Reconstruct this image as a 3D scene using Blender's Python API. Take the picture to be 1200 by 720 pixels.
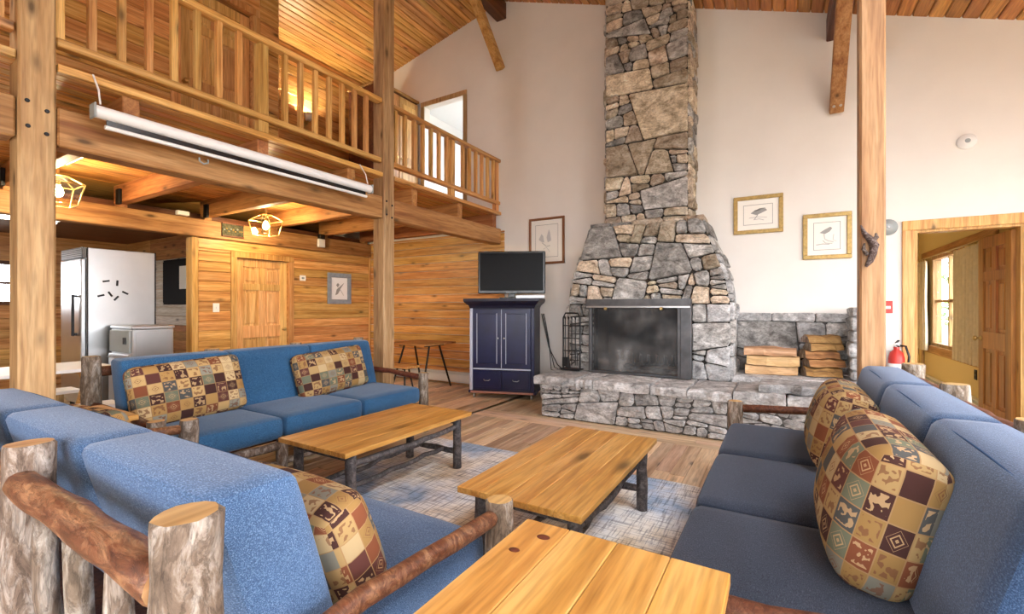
import bpy, math, random
from mathutils import Vector, Matrix
random.seed(7)
R = math.radians
for o in list(bpy.data.objects): bpy.data.objects.remove(o)
SC = bpy.context.scene
COL = SC.collection

# ------------------------------------------------------------------ camera
YAW = math.atan(318/533.0)
cam = bpy.data.objects.new('camera', bpy.data.cameras.new('camera')); COL.objects.link(cam)
cam.data.sensor_width = 36; cam.data.lens = 15.99; cam.data.clip_start = 0.05; cam.data.clip_end = 200
cam.location = (0, 0, 1.3); cam.rotation_euler = (R(90), 0, YAW)
SC.camera = cam
# ------------------------------------------------------------------ daylight and exposure
world = bpy.data.worlds.new('overcast_sky'); SC.world = world; world.use_nodes = True
bgn = world.node_tree.nodes['Background']
bgn.inputs[0].default_value = (0.945, 0.965, 1.0, 1); bgn.inputs[1].default_value = 16.0
SC.view_settings.view_transform = 'Standard'; SC.view_settings.look = 'None'
SC.view_settings.gamma = 1; SC.view_settings.use_curve_mapping = False
SC.view_settings.exposure = 0.12
def portal(name, loc, rot, sx, sy):
    l = bpy.data.lights.new(name, 'AREA'); l.shape = 'RECTANGLE'; l.size = sx; l.size_y = sy
    l.cycles.is_portal = True
    o = bpy.data.objects.new(name, l); o.location = loc; o.rotation_euler = rot; COL.objects.link(o); return o
# main window groups of the room: right wall and the glazed wall behind the camera
RX = 4.2; FY = -3.2
portal('daylight_right', (RX-0.02, 1.5, 1.75), (0, R(90), 0), 2.3, 6.6)
portal('daylight_front', (1.92, FY+0.02, 1.8), (R(90), 0, 0), 2.95, 2.9)
portal('added_patio_daylight', (-1.7, FY+0.02, 1.06), (R(90), 0, 0), 2.4, 2.0)  # portal of the unseen patio door added to light the floor
portal('added_loft_daylight', (-4.75, FY+0.02, 4.2), (R(90), 0, 0), 1.5, 1.9)  # portal of the unseen gable window added to light the loft
portal('daylight_side_room', (2.0-0.03, 8.75, 1.38), (0, R(90), 0), 1.4, 1.5)
portal('daylight_kitchen', (-10.47, 1.35, 1.68), (0, R(-90), 0), .7, 1.7)

SKY = (1.0, 2.5, .1, 3.0)      # unseen skylight added for brightness, right roof slope: x0, x1, y0, y1
portal('added_skylight_daylight', (1.75, 1.55, 3.95), (0, math.atan(.375), 0), 1.55, 2.9)
portal('added_loft_room_daylight', (-3.81, 7.4, 4.2), (0, R(90), 0), 1.5, 1.5)  # portal of the unseen window added to brighten the loft room
# ------------------------------------------------------------------ mesh helpers
class MB:
    def __init__(s): s.V = []; s.F = []; s.M = []; s.S = []; s.UV = None
    def add(s, vs, fs, m=0, smooth=False):
        b = len(s.V); s.V += [tuple(v) for v in vs]
        for f in fs:
            s.F.append(tuple(i+b for i in f)); s.M.append(m); s.S.append(smooth)
        return s
    def cbox(s, x0, x1, y0, y1, z0, z1, c=0.0, m=0, mat=None):
        if x0 > x1: x0, x1 = x1, x0
        if y0 > y1: y0, y1 = y1, y0
        if z0 > z1: z0, z1 = z1, z0
        cx, cy, cz = (x0+x1)/2, (y0+y1)/2, (z0+z1)/2
        h = ((x1-x0)/2, (y1-y0)/2, (z1-z0)/2)
        c = min(c, min(h)*0.8)
        sg = [(a, b, d) for a in (-1, 1) for b in (-1, 1) for d in (-1, 1)]
        if c <= 0:
            vs = [(cx+a*h[0], cy+b*h[1], cz+d*h[2]) for a, b, d in sg]
            fs = [(0,1,3,2), (4,6,7,5), (0,4,5,1), (2,3,7,6), (0,2,6,4), (1,5,7,3)]
        else:
            vs = []; ix = {}
            for q in sg:
                for ax in range(3):
                    ix[q, ax] = len(vs)
                    vs.append(tuple((cx, cy, cz)[k] + q[k]*(h[k]-(0 if k == ax else c)) for k in range(3)))
            fs = []
            for ax in range(3):
                o1, o2 = (ax+1) % 3, (ax+2) % 3
                for sn in (-1, 1):
                    f = []
                    for a, b in ((-1,-1), (1,-1), (1,1), (-1,1)):
                        q = [0,0,0]; q[ax] = sn; q[o1] = a; q[o2] = b; f.append(ix[tuple(q), ax])
                    fs.append(tuple(f if sn > 0 else f[::-1]))
            for ax in range(3):           # edges along ax
                o1, o2 = (ax+1) % 3, (ax+2) % 3
                for a in (-1,1):
                    for b in (-1,1):
                        q0 = [0,0,0]; q0[ax] = -1; q0[o1] = a; q0[o2] = b
                        q1 = list(q0); q1[ax] = 1; q0 = tuple(q0); q1 = tuple(q1)
                        fs.append((ix[q0,o1], ix[q1,o1], ix[q1,o2], ix[q0,o2]))
            for q in sg: fs.append((ix[q,0], ix[q,1], ix[q,2]))
            cc = Vector((cx,cy,cz)); out = []
            for f in fs:
                p = [Vector(vs[i]) for i in f]
                n = (p[1]-p[0]).cross(p[2]-p[0]); mid = sum(p, Vector())/len(p)
                out.append(f if n.dot(mid-cc) >= 0 else f[::-1])
            fs = out
        if mat is not None: vs = [tuple(mat @ Vector(v)) for v in vs]
        return s.add(vs, fs, m)
    def bar(s, p0, p1, w, h, c=0.0, m=0, up=(0,0,1)):
        p0 = Vector(p0); p1 = Vector(p1); d = p1-p0; L = d.length; z = d/L
        u = Vector(up); x = u.cross(z)
        if x.length < 1e-4: x = Vector((1,0,0)).cross(z)
        x.normalize(); y = z.cross(x)
        mt = Matrix(((x.x,y.x,z.x,p0.x), (x.y,y.y,z.y,p0.y), (x.z,y.z,z.z,p0.z), (0,0,0,1)))
        return s.cbox(-w/2, w/2, -h/2, h/2, 0, L, c, m, mt)
    def tube(s, pts, rad, n=10, m=0, capm=None, rough=0.0, smooth=True, seed=None, closed=False):
        pts = [Vector(p) for p in pts]; k = len(pts)
        rad = rad if hasattr(rad, '__len__') else [rad]*k
        rg = random.Random(seed if seed is not None else random.random())
        vs = []; fs = []; x = None
        for i, p in enumerate(pts):
            if closed: t = pts[(i+1) % k]-pts[i-1]
            else: t = pts[min(i+1, k-1)]-pts[max(i-1, 0)]
            t.normalize()
            if x is None:
                x = t.orthogonal().normalized()
            else:
                x = x - t*x.dot(t); x.normalize()
            y = t.cross(x)
            for j in range(n):
                a = 2*math.pi*j/n; r = rad[i]*(1+rough*(rg.random()-.5)*2)
                vs.append(p+x*math.cos(a)*r+y*math.sin(a)*r)
        for i in range(k if closed else k-1):
            i2 = (i+1) % k
            for j in range(n):
                fs.append((i*n+j, i*n+(j+1) % n, i2*n+(j+1) % n, i2*n+j))
        s.add(vs, fs, m, smooth)
        if not closed:
            cm = m if capm is None else capm
            s.add([vs[j] for j in range(n)], [tuple(range(n-1, -1, -1))], cm)
            s.add([vs[(k-1)*n+j] for j in range(n)], [tuple(range(n))], cm)
        return s
    def log(s, p0, p1, r0, r1=None, n=12, seg=7, wob=0.012, rough=0.07, m=0, capm=1, sag=0.0, seed=None):
        rg = random.Random(seed if seed is not None else random.random())
        r1 = r0 if r1 is None else r1
        p0 = Vector(p0); p1 = Vector(p1); d = (p1-p0); x = d.orthogonal().normalized(); y = d.cross(x).normalized()
        pts = []; rad = []
        for i in range(seg+1):
            t = i/seg; e = math.sin(math.pi*t)
            p = p0+d*t + x*wob*e*rg.uniform(-1,1) + y*wob*e*rg.uniform(-1,1) + Vector((0,0,-sag*e))
            pts.append(p); rad.append((r0+(r1-r0)*t)*(1+rough*rg.uniform(-1,1)*.7))
        c = 0.12*min(r0,r1)/max(d.length,1e-6)
        pts = [pts[0]]+[pts[0]+(pts[1]-pts[0])*min(.5,c*seg)]+pts[1:-1]+[pts[-1]+(pts[-2]-pts[-1])*min(.5,c*seg)]+[pts[-1]]
        rad = [rad[0]*.9, rad[0]]+rad[1:-1]+[rad[-1], rad[-1]*.9]
        return s.tube(pts, rad, n, m, capm, rough, True, rg.random())
    def lathe(s, prof, n=16, m=0, smooth=True, loc=(0,0,0), mat=None):
        vs = []; fs = []; L = len(prof)
        for r, z in prof:
            for j in range(n):
                a = 2*math.pi*j/n; v = Vector((r*math.cos(a), r*math.sin(a), z))
                if mat is not None: v = mat @ v
                vs.append(v+Vector(loc))
        for i in range(L-1):
            for j in range(n): fs.append((i*n+j, i*n+(j+1) % n, (i+1)*n+(j+1) % n, (i+1)*n+j))
        s.add(vs, fs, m, smooth)
        s.add([vs[j] for j in range(n)], [tuple(range(n-1,-1,-1))], m)
        s.add([vs[(L-1)*n+j] for j in range(n)], [tuple(range(n))], m)
        return s
    def prism(s, poly, axis, a0, a1, m=0):
        # poly: 2D points; axis 'y': poly is (x,z); axis 'x': poly is (y,z); axis 'z': poly is (x,y)
        def P(p, a): return {'y': (p[0], a, p[1]), 'x': (a, p[0], p[1]), 'z': (p[0], p[1], a)}[axis]
        n = len(poly); vs = [P(p, a0) for p in poly]+[P(p, a1) for p in poly]
        fs = [tuple(range(n)), tuple(range(2*n-1, n-1, -1))]
        for i in range(n): j = (i+1) % n; fs.append((j, i, i+n, j+n))
        ar = sum(poly[i][0]*poly[(i+1) % n][1]-poly[(i+1) % n][0]*poly[i][1] for i in range(n))
        flip = (ar > 0) == (a1 > a0)
        if axis == 'y': flip = not flip
        if flip: fs = [f[::-1] for f in fs]
        # initial faces assume a0 face looks to -axis for clockwise polygons
        return s.add(vs, fs, m)
    def sheet(s, grid, m=0, smooth=True):
        nr = len(grid); nc = len(grid[0]); vs = [v for r in grid for v in r]; fs = []
        for i in range(nr-1):
            for j in range(nc-1):
                fs.append((i*nc+j, i*nc+j+1, (i+1)*nc+j+1, (i+1)*nc+j))
        return s.add(vs, fs, m, smooth)
    def build(s, name, mats, parent=None, center=True, uv=None):
        me = bpy.data.meshes.new(name)
        if center:
            xs = [[v[k] for v in s.V] for k in range(3)]
            c = [(min(a)+max(a))/2 for a in xs]
        else: c = [0,0,0]
        me.from_pydata([(v[0]-c[0], v[1]-c[1], v[2]-c[2]) for v in s.V], [], s.F)
        mats = mats if isinstance(mats, (list, tuple)) else [mats]
        for mm in mats: me.materials.append(mm)
        nm = len(mats)
        me.polygons.foreach_set('material_index', [min(i, nm-1) for i in s.M])
        me.polygons.foreach_set('use_smooth', s.S)
        if uv is not None:
            ul = me.uv_layers.new(name='UVMap')
            for lp in me.loops: ul.data[lp.index].uv = uv[lp.vertex_index]
        me.update()
        o = bpy.data.objects.new(name, me); COL.objects.link(o); o.location = c
        if parent is not None:
            o.parent = parent
            if parent.type == 'MESH': o.location = Vector(c)-parent.location
        return o

def tag(o, label=None, cat=None, group=None, kind=None):
    if label: o['label'] = label
    if cat: o['category'] = cat
    if group: o['group'] = group
    if kind: o['kind'] = kind
    return o
def thing(name, label, cat, loc=(0,0,0), rz=0, group=None):
    o = bpy.data.objects.new(name, None); COL.objects.link(o); o.location = loc; o.rotation_euler = (0,0,rz)
    o.empty_display_size = 0.1
    return tag(o, label, cat, group)
def struct(o): o['kind'] = 'structure'; return o
def box(name, mat, parent, x0, x1, y0, y1, z0, z1, c=0.004):
    return MB().cbox(x0, x1, y0, y1, z0, z1, c).build(name, mat, parent)

# ------------------------------------------------------------------ materials
def newmat(name, rough=0.6, color=(.5,.5,.5), metal=0.0, spec=0.5):
    m = bpy.data.materials.new(name); m.use_nodes = True
    b = m.node_tree.nodes['Principled BSDF']
    b.inputs['Base Color'].default_value = (*color, 1); b.inputs['Roughness'].default_value = rough
    b.inputs['Metallic'].default_value = metal; b.inputs['Specular IOR Level'].default_value = spec
    return m, m.node_tree.nodes, m.node_tree.links, b
def N(nodes, t, **kw):
    n = nodes.new(t)
    for k, v in kw.items(): setattr(n, k, v)
    return n
def ramp(nodes, stops, interp='LINEAR'):
    r = nodes.new('ShaderNodeValToRGB'); r.color_ramp.interpolation = interp
    e = r.color_ramp.elements
    while len(e) < len(stops): e.new(0.5)
    for el, (p, c) in zip(e, stops): el.position = p; el.color = (*c, 1) if len(c) == 3 else c
    return r
def mapped(nodes, links, scale, rnd=True, src='Object'):
    tc = nodes.new('ShaderNodeTexCoord'); mp = nodes.new('ShaderNodeMapping'); mp.inputs['Scale'].default_value = scale
    if rnd:
        oi = nodes.new('ShaderNodeObjectInfo'); ml = N(nodes, 'ShaderNodeVectorMath', operation='SCALE')
        ml.inputs[0].default_value = (37.0, 91.0, 53.0); links.new(oi.outputs['Random'], ml.inputs['Scale'])
        ad = N(nodes, 'ShaderNodeVectorMath', operation='ADD')
        links.new(tc.outputs[src], ad.inputs[0]); links.new(ml.outputs[0], ad.inputs[1])
        links.new(ad.outputs[0], mp.inputs['Vector'])
    else: links.new(tc.outputs[src], mp.inputs['Vector'])
    return mp
def mixc(nodes, links, a, b, fac, blend='MIX'):
    m = N(nodes, 'ShaderNodeMix', data_type='RGBA', blend_type=blend)
    for sock, v in ((m.inputs[6], a), (m.inputs[7], b), (m.inputs[0], fac)):
        if hasattr(v, 'links'): links.new(v, sock)
        elif isinstance(v, (tuple, list)): sock.default_value = (*v, 1) if len(v) == 3 else v
        else: sock.default_value = v
    return m.outputs[2]
def bump(nodes, links, b, h, strength=0.3, dist=0.01):
    bn = nodes.new('ShaderNodeBump'); bn.inputs['Strength'].default_value = strength; bn.inputs['Distance'].default_value = dist
    links.new(h, bn.inputs['Height']); links.new(bn.outputs[0], b.inputs['Normal'])
def hue_random(nodes, links, col, dv=0.25, dh=0.015):
    oi = nodes.new('ShaderNodeObjectInfo'); hs = nodes.new('ShaderNodeHueSaturation')
    mr = nodes.new('ShaderNodeMapRange'); mr.inputs['To Min'].default_value = 1-dv; mr.inputs['To Max'].default_value = 1+dv
    links.new(oi.outputs['Random'], mr.inputs['Value']); links.new(mr.outputs[0], hs.inputs['Value'])
    wn = N(nodes, 'ShaderNodeTexWhiteNoise', noise_dimensions='1D'); links.new(oi.outputs['Random'], wn.inputs['W'])
    m2 = nodes.new('ShaderNodeMapRange'); m2.inputs['To Min'].default_value = .5-dh; m2.inputs['To Max'].default_value = .5+dh
    links.new(wn.outputs['Value'], m2.inputs['Value']); links.new(m2.outputs[0], hs.inputs['Hue'])
    links.new(col, hs.inputs['Color']); return hs.outputs[0]
def wood(name, light, mid, dark, axis='y', rough=0.45, knots=True, dv=0.18, across=24.0, along=1.1, kscale=1.0, spec=0.4, dh=.012):
    m, n, l, b = newmat(name, rough, spec=spec)
    sc = {'x': (along, across, across), 'y': (across, along, across), 'z': (across, across, along)}[axis]
    mp = mapped(n, l, sc)
    t1 = n.new('ShaderNodeTexNoise'); t1.inputs['Scale'].default_value = 1.0; t1.inputs['Detail'].default_value = 5; t1.inputs['Distortion'].default_value = 0.6
    l.new(mp.outputs[0], t1.inputs['Vector'])
    r = ramp(n, [(0.25, dark), (0.47, mid), (0.68, light)]); l.new(t1.outputs[0], r.inputs[0])
    mp2 = mapped(n, l, tuple(v*4 for v in sc))
    t2 = n.new('ShaderNodeTexNoise'); t2.inputs['Scale'].default_value = 1.2; t2.inputs['Detail'].default_value = 2
    l.new(mp2.outputs[0], t2.inputs['Vector'])
    r2 = ramp(n, [(0.3, (.62,.58,.54)), (0.6, (1,1,1))]); l.new(t2.outputs[0], r2.inputs[0])
    col = mixc(n, l, r.outputs[0], r2.outputs[0], 0.75, 'MULTIPLY')
    if knots:
        ks = {'x': (2.4,6.5,6.5), 'y': (6.5,2.4,6.5), 'z': (6.5,6.5,2.4)}[axis]
        mp3 = mapped(n, l, tuple(v*kscale for v in ks))
        vo = n.new('ShaderNodeTexVoronoi'); vo.inputs['Scale'].default_value = 1.0; l.new(mp3.outputs[0], vo.inputs['Vector'])
        rk = ramp(n, [(0.06, (1,1,1)), (0.13, (.40,.40,.40)), (0.22, (0,0,0))]); l.new(vo.outputs['Distance'], rk.inputs[0])
        col = mixc(n, l, col, tuple(c*.28 for c in mid), rk.outputs[0])
    col = hue_random(n, l, col, dv, dh)
    l.new(col, b.inputs['Base Color']); bump(n, l, b, t2.outputs[0], 0.12, 0.004)
    return m
def flat(name, color, rough=0.6, metal=0.0, spec=0.5, nz=0.0, scale=20):
    m, n, l, b = newmat(name, rough, color, metal, spec)
    if nz:
        mp = mapped(n, l, (1,1,1)); t = n.new('ShaderNodeTexNoise'); t.inputs['Scale'].default_value = scale; t.inputs['Detail'].default_value = 4
        l.new(mp.outputs[0], t.inputs['Vector'])
        r = ramp(n, [(0.3, tuple(c*(1-nz) for c in color)), (0.7, tuple(min(1, c*(1+nz)) for c in color))]); l.new(t.outputs[0], r.inputs[0])
        l.new(r.outputs[0], b.inputs['Base Color']); bump(n, l, b, t.outputs[0], 0.2, 0.004)
    return m
def emit(name, color, strength):
    m, n, l, b = newmat(name, .5, color)
    b.inputs['Emission Color'].default_value = (*color, 1); b.inputs['Emission Strength'].default_value = strength
    return m
def bark_mat(name, c1, c2, c3, rough=0.6, scale=1.0, spec=.3, st=(1,1,1)):
    m, n, l, b = newmat(name, rough, spec=spec)
    mp = mapped(n, l, st)
    t = n.new('ShaderNodeTexNoise'); t.inputs['Scale'].default_value = 26*scale; t.inputs['Detail'].default_value = 7; t.inputs['Roughness'].default_value = .7; t.inputs['Distortion'].default_value = .8
    l.new(mp.outputs[0], t.inputs['Vector'])
    r = ramp(n, [(0.28, c1), (0.48, c2), (0.7, c3)]); l.new(t.outputs[0], r.inputs[0])
    vo = n.new('ShaderNodeTexVoronoi'); vo.feature = 'DISTANCE_TO_EDGE'; vo.inputs['Scale'].default_value = 42*scale
    wa = mixc(n, l, mp.outputs[0], t.outputs['Color'], .06, 'ADD'); l.new(wa, vo.inputs['Vector'])
    rk = ramp(n, [(0.0, (.35,.35,.35)), (0.12, (1,1,1))]); l.new(vo.outputs['Distance'], rk.inputs[0])
    col = mixc(n, l, r.outputs[0], rk.outputs[0], 0.6, 'MULTIPLY')
    col = hue_random(n, l, col, .15, .01)
    l.new(col, b.inputs['Base Color'])
    bump(n, l, b, col, 0.6, 0.012)
    return m
def denim(name, c, hi, sheen=.35):
    m, n, l, b = newmat(name, .9, spec=.15)
    b.inputs['Sheen Weight'].default_value = sheen; b.inputs['Sheen Tint'].default_value = (.7,.8,1,1)
    mp = mapped(n, l, (.35,1,1))
    t = n.new('ShaderNodeTexNoise'); t.inputs['Scale'].default_value = 430; t.inputs['Detail'].default_value = 2; l.new(mp.outputs[0], t.inputs['Vector'])
    t2 = n.new('ShaderNodeTexNoise'); t2.inputs['Scale'].default_value = 4; t2.inputs['Detail'].default_value = 3; l.new(mp.outputs[0], t2.inputs['Vector'])
    r = ramp(n, [(0.3, tuple(x*.55 for x in c)), (0.52, c), (0.75, hi)]); l.new(t.outputs[0], r.inputs[0])
    r2 = ramp(n, [(0.3, (.8,.8,.8)), (0.7, (1.1,1.1,1.1))]); l.new(t2.outputs[0], r2.inputs[0])
    l.new(mixc(n, l, r.outputs[0], r2.outputs[0], 1.0, 'MULTIPLY'), b.inputs['Base Color'])
    bump(n, l, b, t.outputs[0], .5, .003)
    return m
def patchwork(name, nu, nv, warm=1.0):
    m, n, l, b = newmat(name, .85, spec=.2)
    tc = n.new('ShaderNodeTexCoord'); mp = n.new('ShaderNodeMapping'); mp.inputs['Scale'].default_value = (nu, nv, 1)
    l.new(tc.outputs['UV'], mp.inputs[0])
    oi = n.new('ShaderNodeObjectInfo')
    # brick offset every row
    fl = N(n, 'ShaderNodeVectorMath', operation='FLOOR'); l.new(mp.outputs[0], fl.inputs[0])
    fr = N(n, 'ShaderNodeVectorMath', operation='FRACTION'); l.new(mp.outputs[0], fr.inputs[0])
    wn = N(n, 'ShaderNodeTexWhiteNoise', noise_dimensions='4D'); l.new(fl.outputs[0], wn.inputs['Vector']); l.new(oi.outputs['Random'], wn.inputs['W'])
    w = warm
    # checkerboard of light and dark squares
    dt = N(n, 'ShaderNodeVectorMath', operation='DOT_PRODUCT'); dt.inputs[1].default_value = (1,1,0); l.new(fl.outputs[0], dt.inputs[0])
    md = N(n, 'ShaderNodeMath', operation='FLOORED_MODULO'); md.inputs[1].default_value = 2; l.new(dt.outputs['Value'], md.inputs[0])
    lt = ramp(n, [(0, (.50*w,.33*w,.14*w)), (.35, (.40*w,.235*w,.08*w)), (.6, (.58*w,.43*w,.23*w)), (.85, (.26*w,.25*w,.20*w))], 'CONSTANT'); l.new(wn.outputs['Value'], lt.inputs[0])
    dk = ramp(n, [(0, (.055,.022,.018)), (.3, (.19,.062,.028)), (.5, (.075,.075,.072)), (.68, (.10,.035,.028)), (.85, (.14,.15,.10))], 'CONSTANT'); l.new(wn.outputs['Value'], dk.inputs[0])
    ch = N(n, 'ShaderNodeSeparateColor'); l.new(wn.outputs['Color'], ch.inputs[0])
    fp_ = N(n, 'ShaderNodeMath', operation='GREATER_THAN'); fp_.inputs[1].default_value = .76; l.new(ch.outputs[0], fp_.inputs[0])
    df = N(n, 'ShaderNodeMath', operation='SUBTRACT'); l.new(md.outputs[0], df.inputs[0]); l.new(fp_.outputs[0], df.inputs[1])
    gt = N(n, 'ShaderNodeMath', operation='ABSOLUTE'); l.new(df.outputs[0], gt.inputs[0])
    base = mixc(n, l, lt.outputs[0], dk.outputs[0], gt.outputs[0])
    # motifs: diamonds, dots, waves
    sb = N(n, 'ShaderNodeVectorMath', operation='SUBTRACT'); sb.inputs[1].default_value = (.5,.5,0); l.new(fr.outputs[0], sb.inputs[0])
    ab = N(n, 'ShaderNodeVectorMath', operation='ABSOLUTE'); l.new(sb.outputs[0], ab.inputs[0])
    dm = N(n, 'ShaderNodeVectorMath', operation='DOT_PRODUCT'); dm.inputs[1].default_value = (1,1,0); l.new(ab.outputs[0], dm.inputs[0])
    s1 = N(n, 'ShaderNodeMath', operation='MULTIPLY'); s1.inputs[1].default_value = 34; l.new(dm.outputs['Value'], s1.inputs[0])
    s2 = N(n, 'ShaderNodeMath', operation='SINE'); l.new(s1.outputs[0], s2.inputs[0])
    s3 = N(n, 'ShaderNodeMath', operation='GREATER_THAN'); s3.inputs[1].default_value = .45; l.new(s2.outputs[0], s3.inputs[0])
    s4 = N(n, 'ShaderNodeMath', operation='LESS_THAN'); s4.inputs[1].default_value = .40; l.new(dm.outputs['Value'], s4.inputs[0])
    d1 = N(n, 'ShaderNodeMath', operation='MULTIPLY'); l.new(s3.outputs[0], d1.inputs[0]); l.new(s4.outputs[0], d1.inputs[1])
    # second motif: noisy leaf shapes inside the square
    nz = n.new('ShaderNodeTexNoise'); nz.inputs['Scale'].default_value = 3.2; nz.inputs['Detail'].default_value = 1; l.new(mp.outputs[0], nz.inputs['Vector'])
    n1 = N(n, 'ShaderNodeMath', operation='GREATER_THAN'); n1.inputs[1].default_value = .53; l.new(nz.outputs[0], n1.inputs[0])
    mx = N(n, 'ShaderNodeSeparateXYZ'); l.new(ab.outputs[0], mx.inputs[0])
    mm = N(n, 'ShaderNodeMath', operation='MAXIMUM'); l.new(mx.outputs[0], mm.inputs[0]); l.new(mx.outputs[1], mm.inputs[1])
    ins = N(n, 'ShaderNodeMath', operation='LESS_THAN'); ins.inputs[1].default_value = .38; l.new(mm.outputs[0], ins.inputs[0])
    d2 = N(n, 'ShaderNodeMath', operation='MULTIPLY'); l.new(n1.outputs[0], d2.inputs[0]); l.new(ins.outputs[0], d2.inputs[1])
    sel = N(n, 'ShaderNodeMath', operation='GREATER_THAN'); sel.inputs[1].default_value = .42; l.new(ch.outputs[1], sel.inputs[0])
    mo = N(n, 'ShaderNodeMix', data_type='FLOAT'); l.new(sel.outputs[0], mo.inputs[0]); l.new(d1.outputs[0], mo.inputs[2]); l.new(d2.outputs[0], mo.inputs[3])
    has = N(n, 'ShaderNodeMath', operation='GREATER_THAN'); has.inputs[1].default_value = .22; l.new(ch.outputs[2], has.inputs[0])
    fin = N(n, 'ShaderNodeMath', operation='MULTIPLY'); l.new(mo.outputs[0], fin.inputs[0]); l.new(has.outputs[0], fin.inputs[1])
    ink = mixc(n, l, (.17,.07,.035), (.50,.33,.17), gt.outputs[0])
    f2 = N(n, 'ShaderNodeMath', operation='MULTIPLY'); f2.inputs[1].default_value = .75; l.new(fin.outputs[0], f2.inputs[0])
    col = mixc(n, l, base, ink, f2.outputs[0])
    # thin seam between squares
    sm = N(n, 'ShaderNodeMath', operation='GREATER_THAN'); sm.inputs[1].default_value = .475; l.new(mm.outputs[0], sm.inputs[0])
    col = mixc(n, l, col, (.33,.20,.09), sm.outputs[0])
    l.new(col, b.inputs['Base Color'])
    wv = n.new('ShaderNodeTexNoise'); wv.inputs['Scale'].default_value = 60; l.new(mp.outputs[0], wv.inputs['Vector']); bump(n, l, b, wv.outputs[0], .25, .003)
    return m
def stone_mat(name, stops, dv=.38):
    m, n, l, b = newmat(name, .85, spec=.25)
    mp = mapped(n, l, (1,1,1.5))
    t = n.new('ShaderNodeTexNoise'); t.inputs['Scale'].default_value = 7; t.inputs['Detail'].default_value = 9; t.inputs['Roughness'].default_value = .68; t.inputs['Distortion'].default_value = .5
    l.new(mp.outputs[0], t.inputs['Vector'])
    r = ramp(n, stops); l.new(t.outputs[0], r.inputs[0])
    t3 = n.new('ShaderNodeTexNoise'); t3.inputs['Scale'].default_value = 38; t3.inputs['Detail'].default_value = 6; t3.inputs['Roughness'].default_value = .75; l.new(mp.outputs[0], t3.inputs['Vector'])
    r3 = ramp(n, [(.32, (.45,.44,.43)), (.5, (1,1,1)), (.72, (1.25,1.25,1.25))]); l.new(t3.outputs[0], r3.inputs[0])
    col = mixc(n, l, r.outputs[0], r3.outputs[0], .8, 'MULTIPLY')
    col = hue_random(n, l, col, dv, .012)
    l.new(col, b.inputs['Base Color']); bump(n, l, b, t3.outputs[0], 1.0, .03)
    return m

PINE_X = wood('pine_boards_x', (.80,.475,.18), (.66,.33,.095), (.36,.135,.032), 'x', .38, kscale=1.0)
PINE_Y = wood('pine_boards_y', (.80,.475,.18), (.66,.33,.095), (.36,.135,.032), 'y', .38, kscale=1.0)
PINE_Z = wood('pine_boards_z', (.80,.49,.19), (.67,.35,.105), (.38,.15,.038), 'z', .42)
CEIL_Y = wood('ceiling_boards', (.70,.34,.10), (.55,.225,.055), (.30,.10,.02), 'y', .33, dv=.22)
BEAM_Y = wood('timber_y', (.56,.32,.125), (.44,.22,.07), (.25,.10,.03), 'y', .6, across=15)
BEAM_X = wood('timber_x', (.52,.26,.09), (.42,.18,.055), (.24,.09,.025), 'x', .6, across=15)
BEAM_Z = wood('timber_z', (.55,.375,.19), (.44,.27,.12), (.26,.135,.055), 'z', .6, across=15)
DARKBEAM = wood('dark_stained_timber', (.17,.055,.022), (.11,.034,.014), (.05,.016,.008), 'y', .5, across=15, knots=False)
FLOORW = wood('floor_planks', (.90,.70,.50), (.74,.51,.32), (.42,.24,.12), 'y', .30, dv=.30, across=16)
FLOORX = wood('floor_border', (.90,.71,.52), (.78,.56,.37), (.46,.27,.14), 'x', .30, dv=.2, across=16)
HONEY_Y = wood('honey_tabletop', (.72,.42,.135), (.61,.31,.075), (.38,.155,.03), 'y', .32, dv=.03, kscale=.55, across=17, dh=.004)
DOORW = wood('door_pine', (.82,.52,.22), (.70,.39,.135), (.46,.21,.06), 'z', .4, knots=False, dv=.12)
BARK = bark_mat('grey_brown_bark', (.07,.045,.03), (.20,.145,.105), (.56,.50,.44), .75, 1.0, .3, (1,1,.3))
PEEL = bark_mat('peeled_branch', (.055,.018,.009), (.20,.08,.032), (.52,.29,.13), .4, 1.0, .5, (.3,1,1))
TLOG = bark_mat('dark_grey_log', (.028,.024,.026), (.075,.066,.068), (.19,.17,.165), .6)
RAILDK = bark_mat('reddish_bark', (.045,.012,.007), (.12,.036,.018), (.25,.095,.05), .5)
CUT = wood('cut_log_end', (.72,.50,.25), (.58,.35,.14), (.38,.20,.07), 'y', .6, across=10, knots=False)
DENIM = denim('blue_denim', (.026,.105,.235), (.095,.215,.37))
DENIM_P = denim('periwinkle_denim', (.060,.125,.255), (.21,.32,.50))
DENIM_LIT = denim('lit_back_denim', (.030,.066,.145), (.095,.16,.28), .38)  # same fabric as the seats; window light on the backs put into the colour
DENIM_SHADED = denim('shaded_seat_denim', (.030,.041,.066), (.075,.09,.13), .2)  # same blue fabric; shade on the seats put into the colour
PIPING = flat('denim_piping', (.04,.085,.18), .9, spec=.1)
PATCH1 = patchwork('patchwork_small', 9, 6); PATCH2 = patchwork('patchwork_small_grey', 9, 6, .85); PATCH3 = patchwork('patchwork_large', 8, 5.5, .72)
PLASTER = flat('white_plaster', (.80,.775,.735), .9, spec=.2, nz=.02, scale=3)
YELLOW = flat('cream_wall', (.72,.55,.27), .9, spec=.2)
STONE_T = stone_mat('tan_fieldstone', [(.27, (.14,.10,.065)), (.42, (.45,.355,.25)), (.54, (.68,.575,.44)), (.68, (.88,.81,.70))])
STONE_G = stone_mat('grey_fieldstone', [(.27, (.07,.068,.064)), (.42, (.29,.28,.265)), (.54, (.50,.485,.465)), (.68, (.82,.81,.79))])
STONE_H = stone_mat('pale_grey_fieldstone', [(.27, (.13,.13,.135)), (.42, (.40,.40,.405)), (.54, (.61,.61,.615)), (.68, (.86,.86,.87))], .25)
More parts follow.
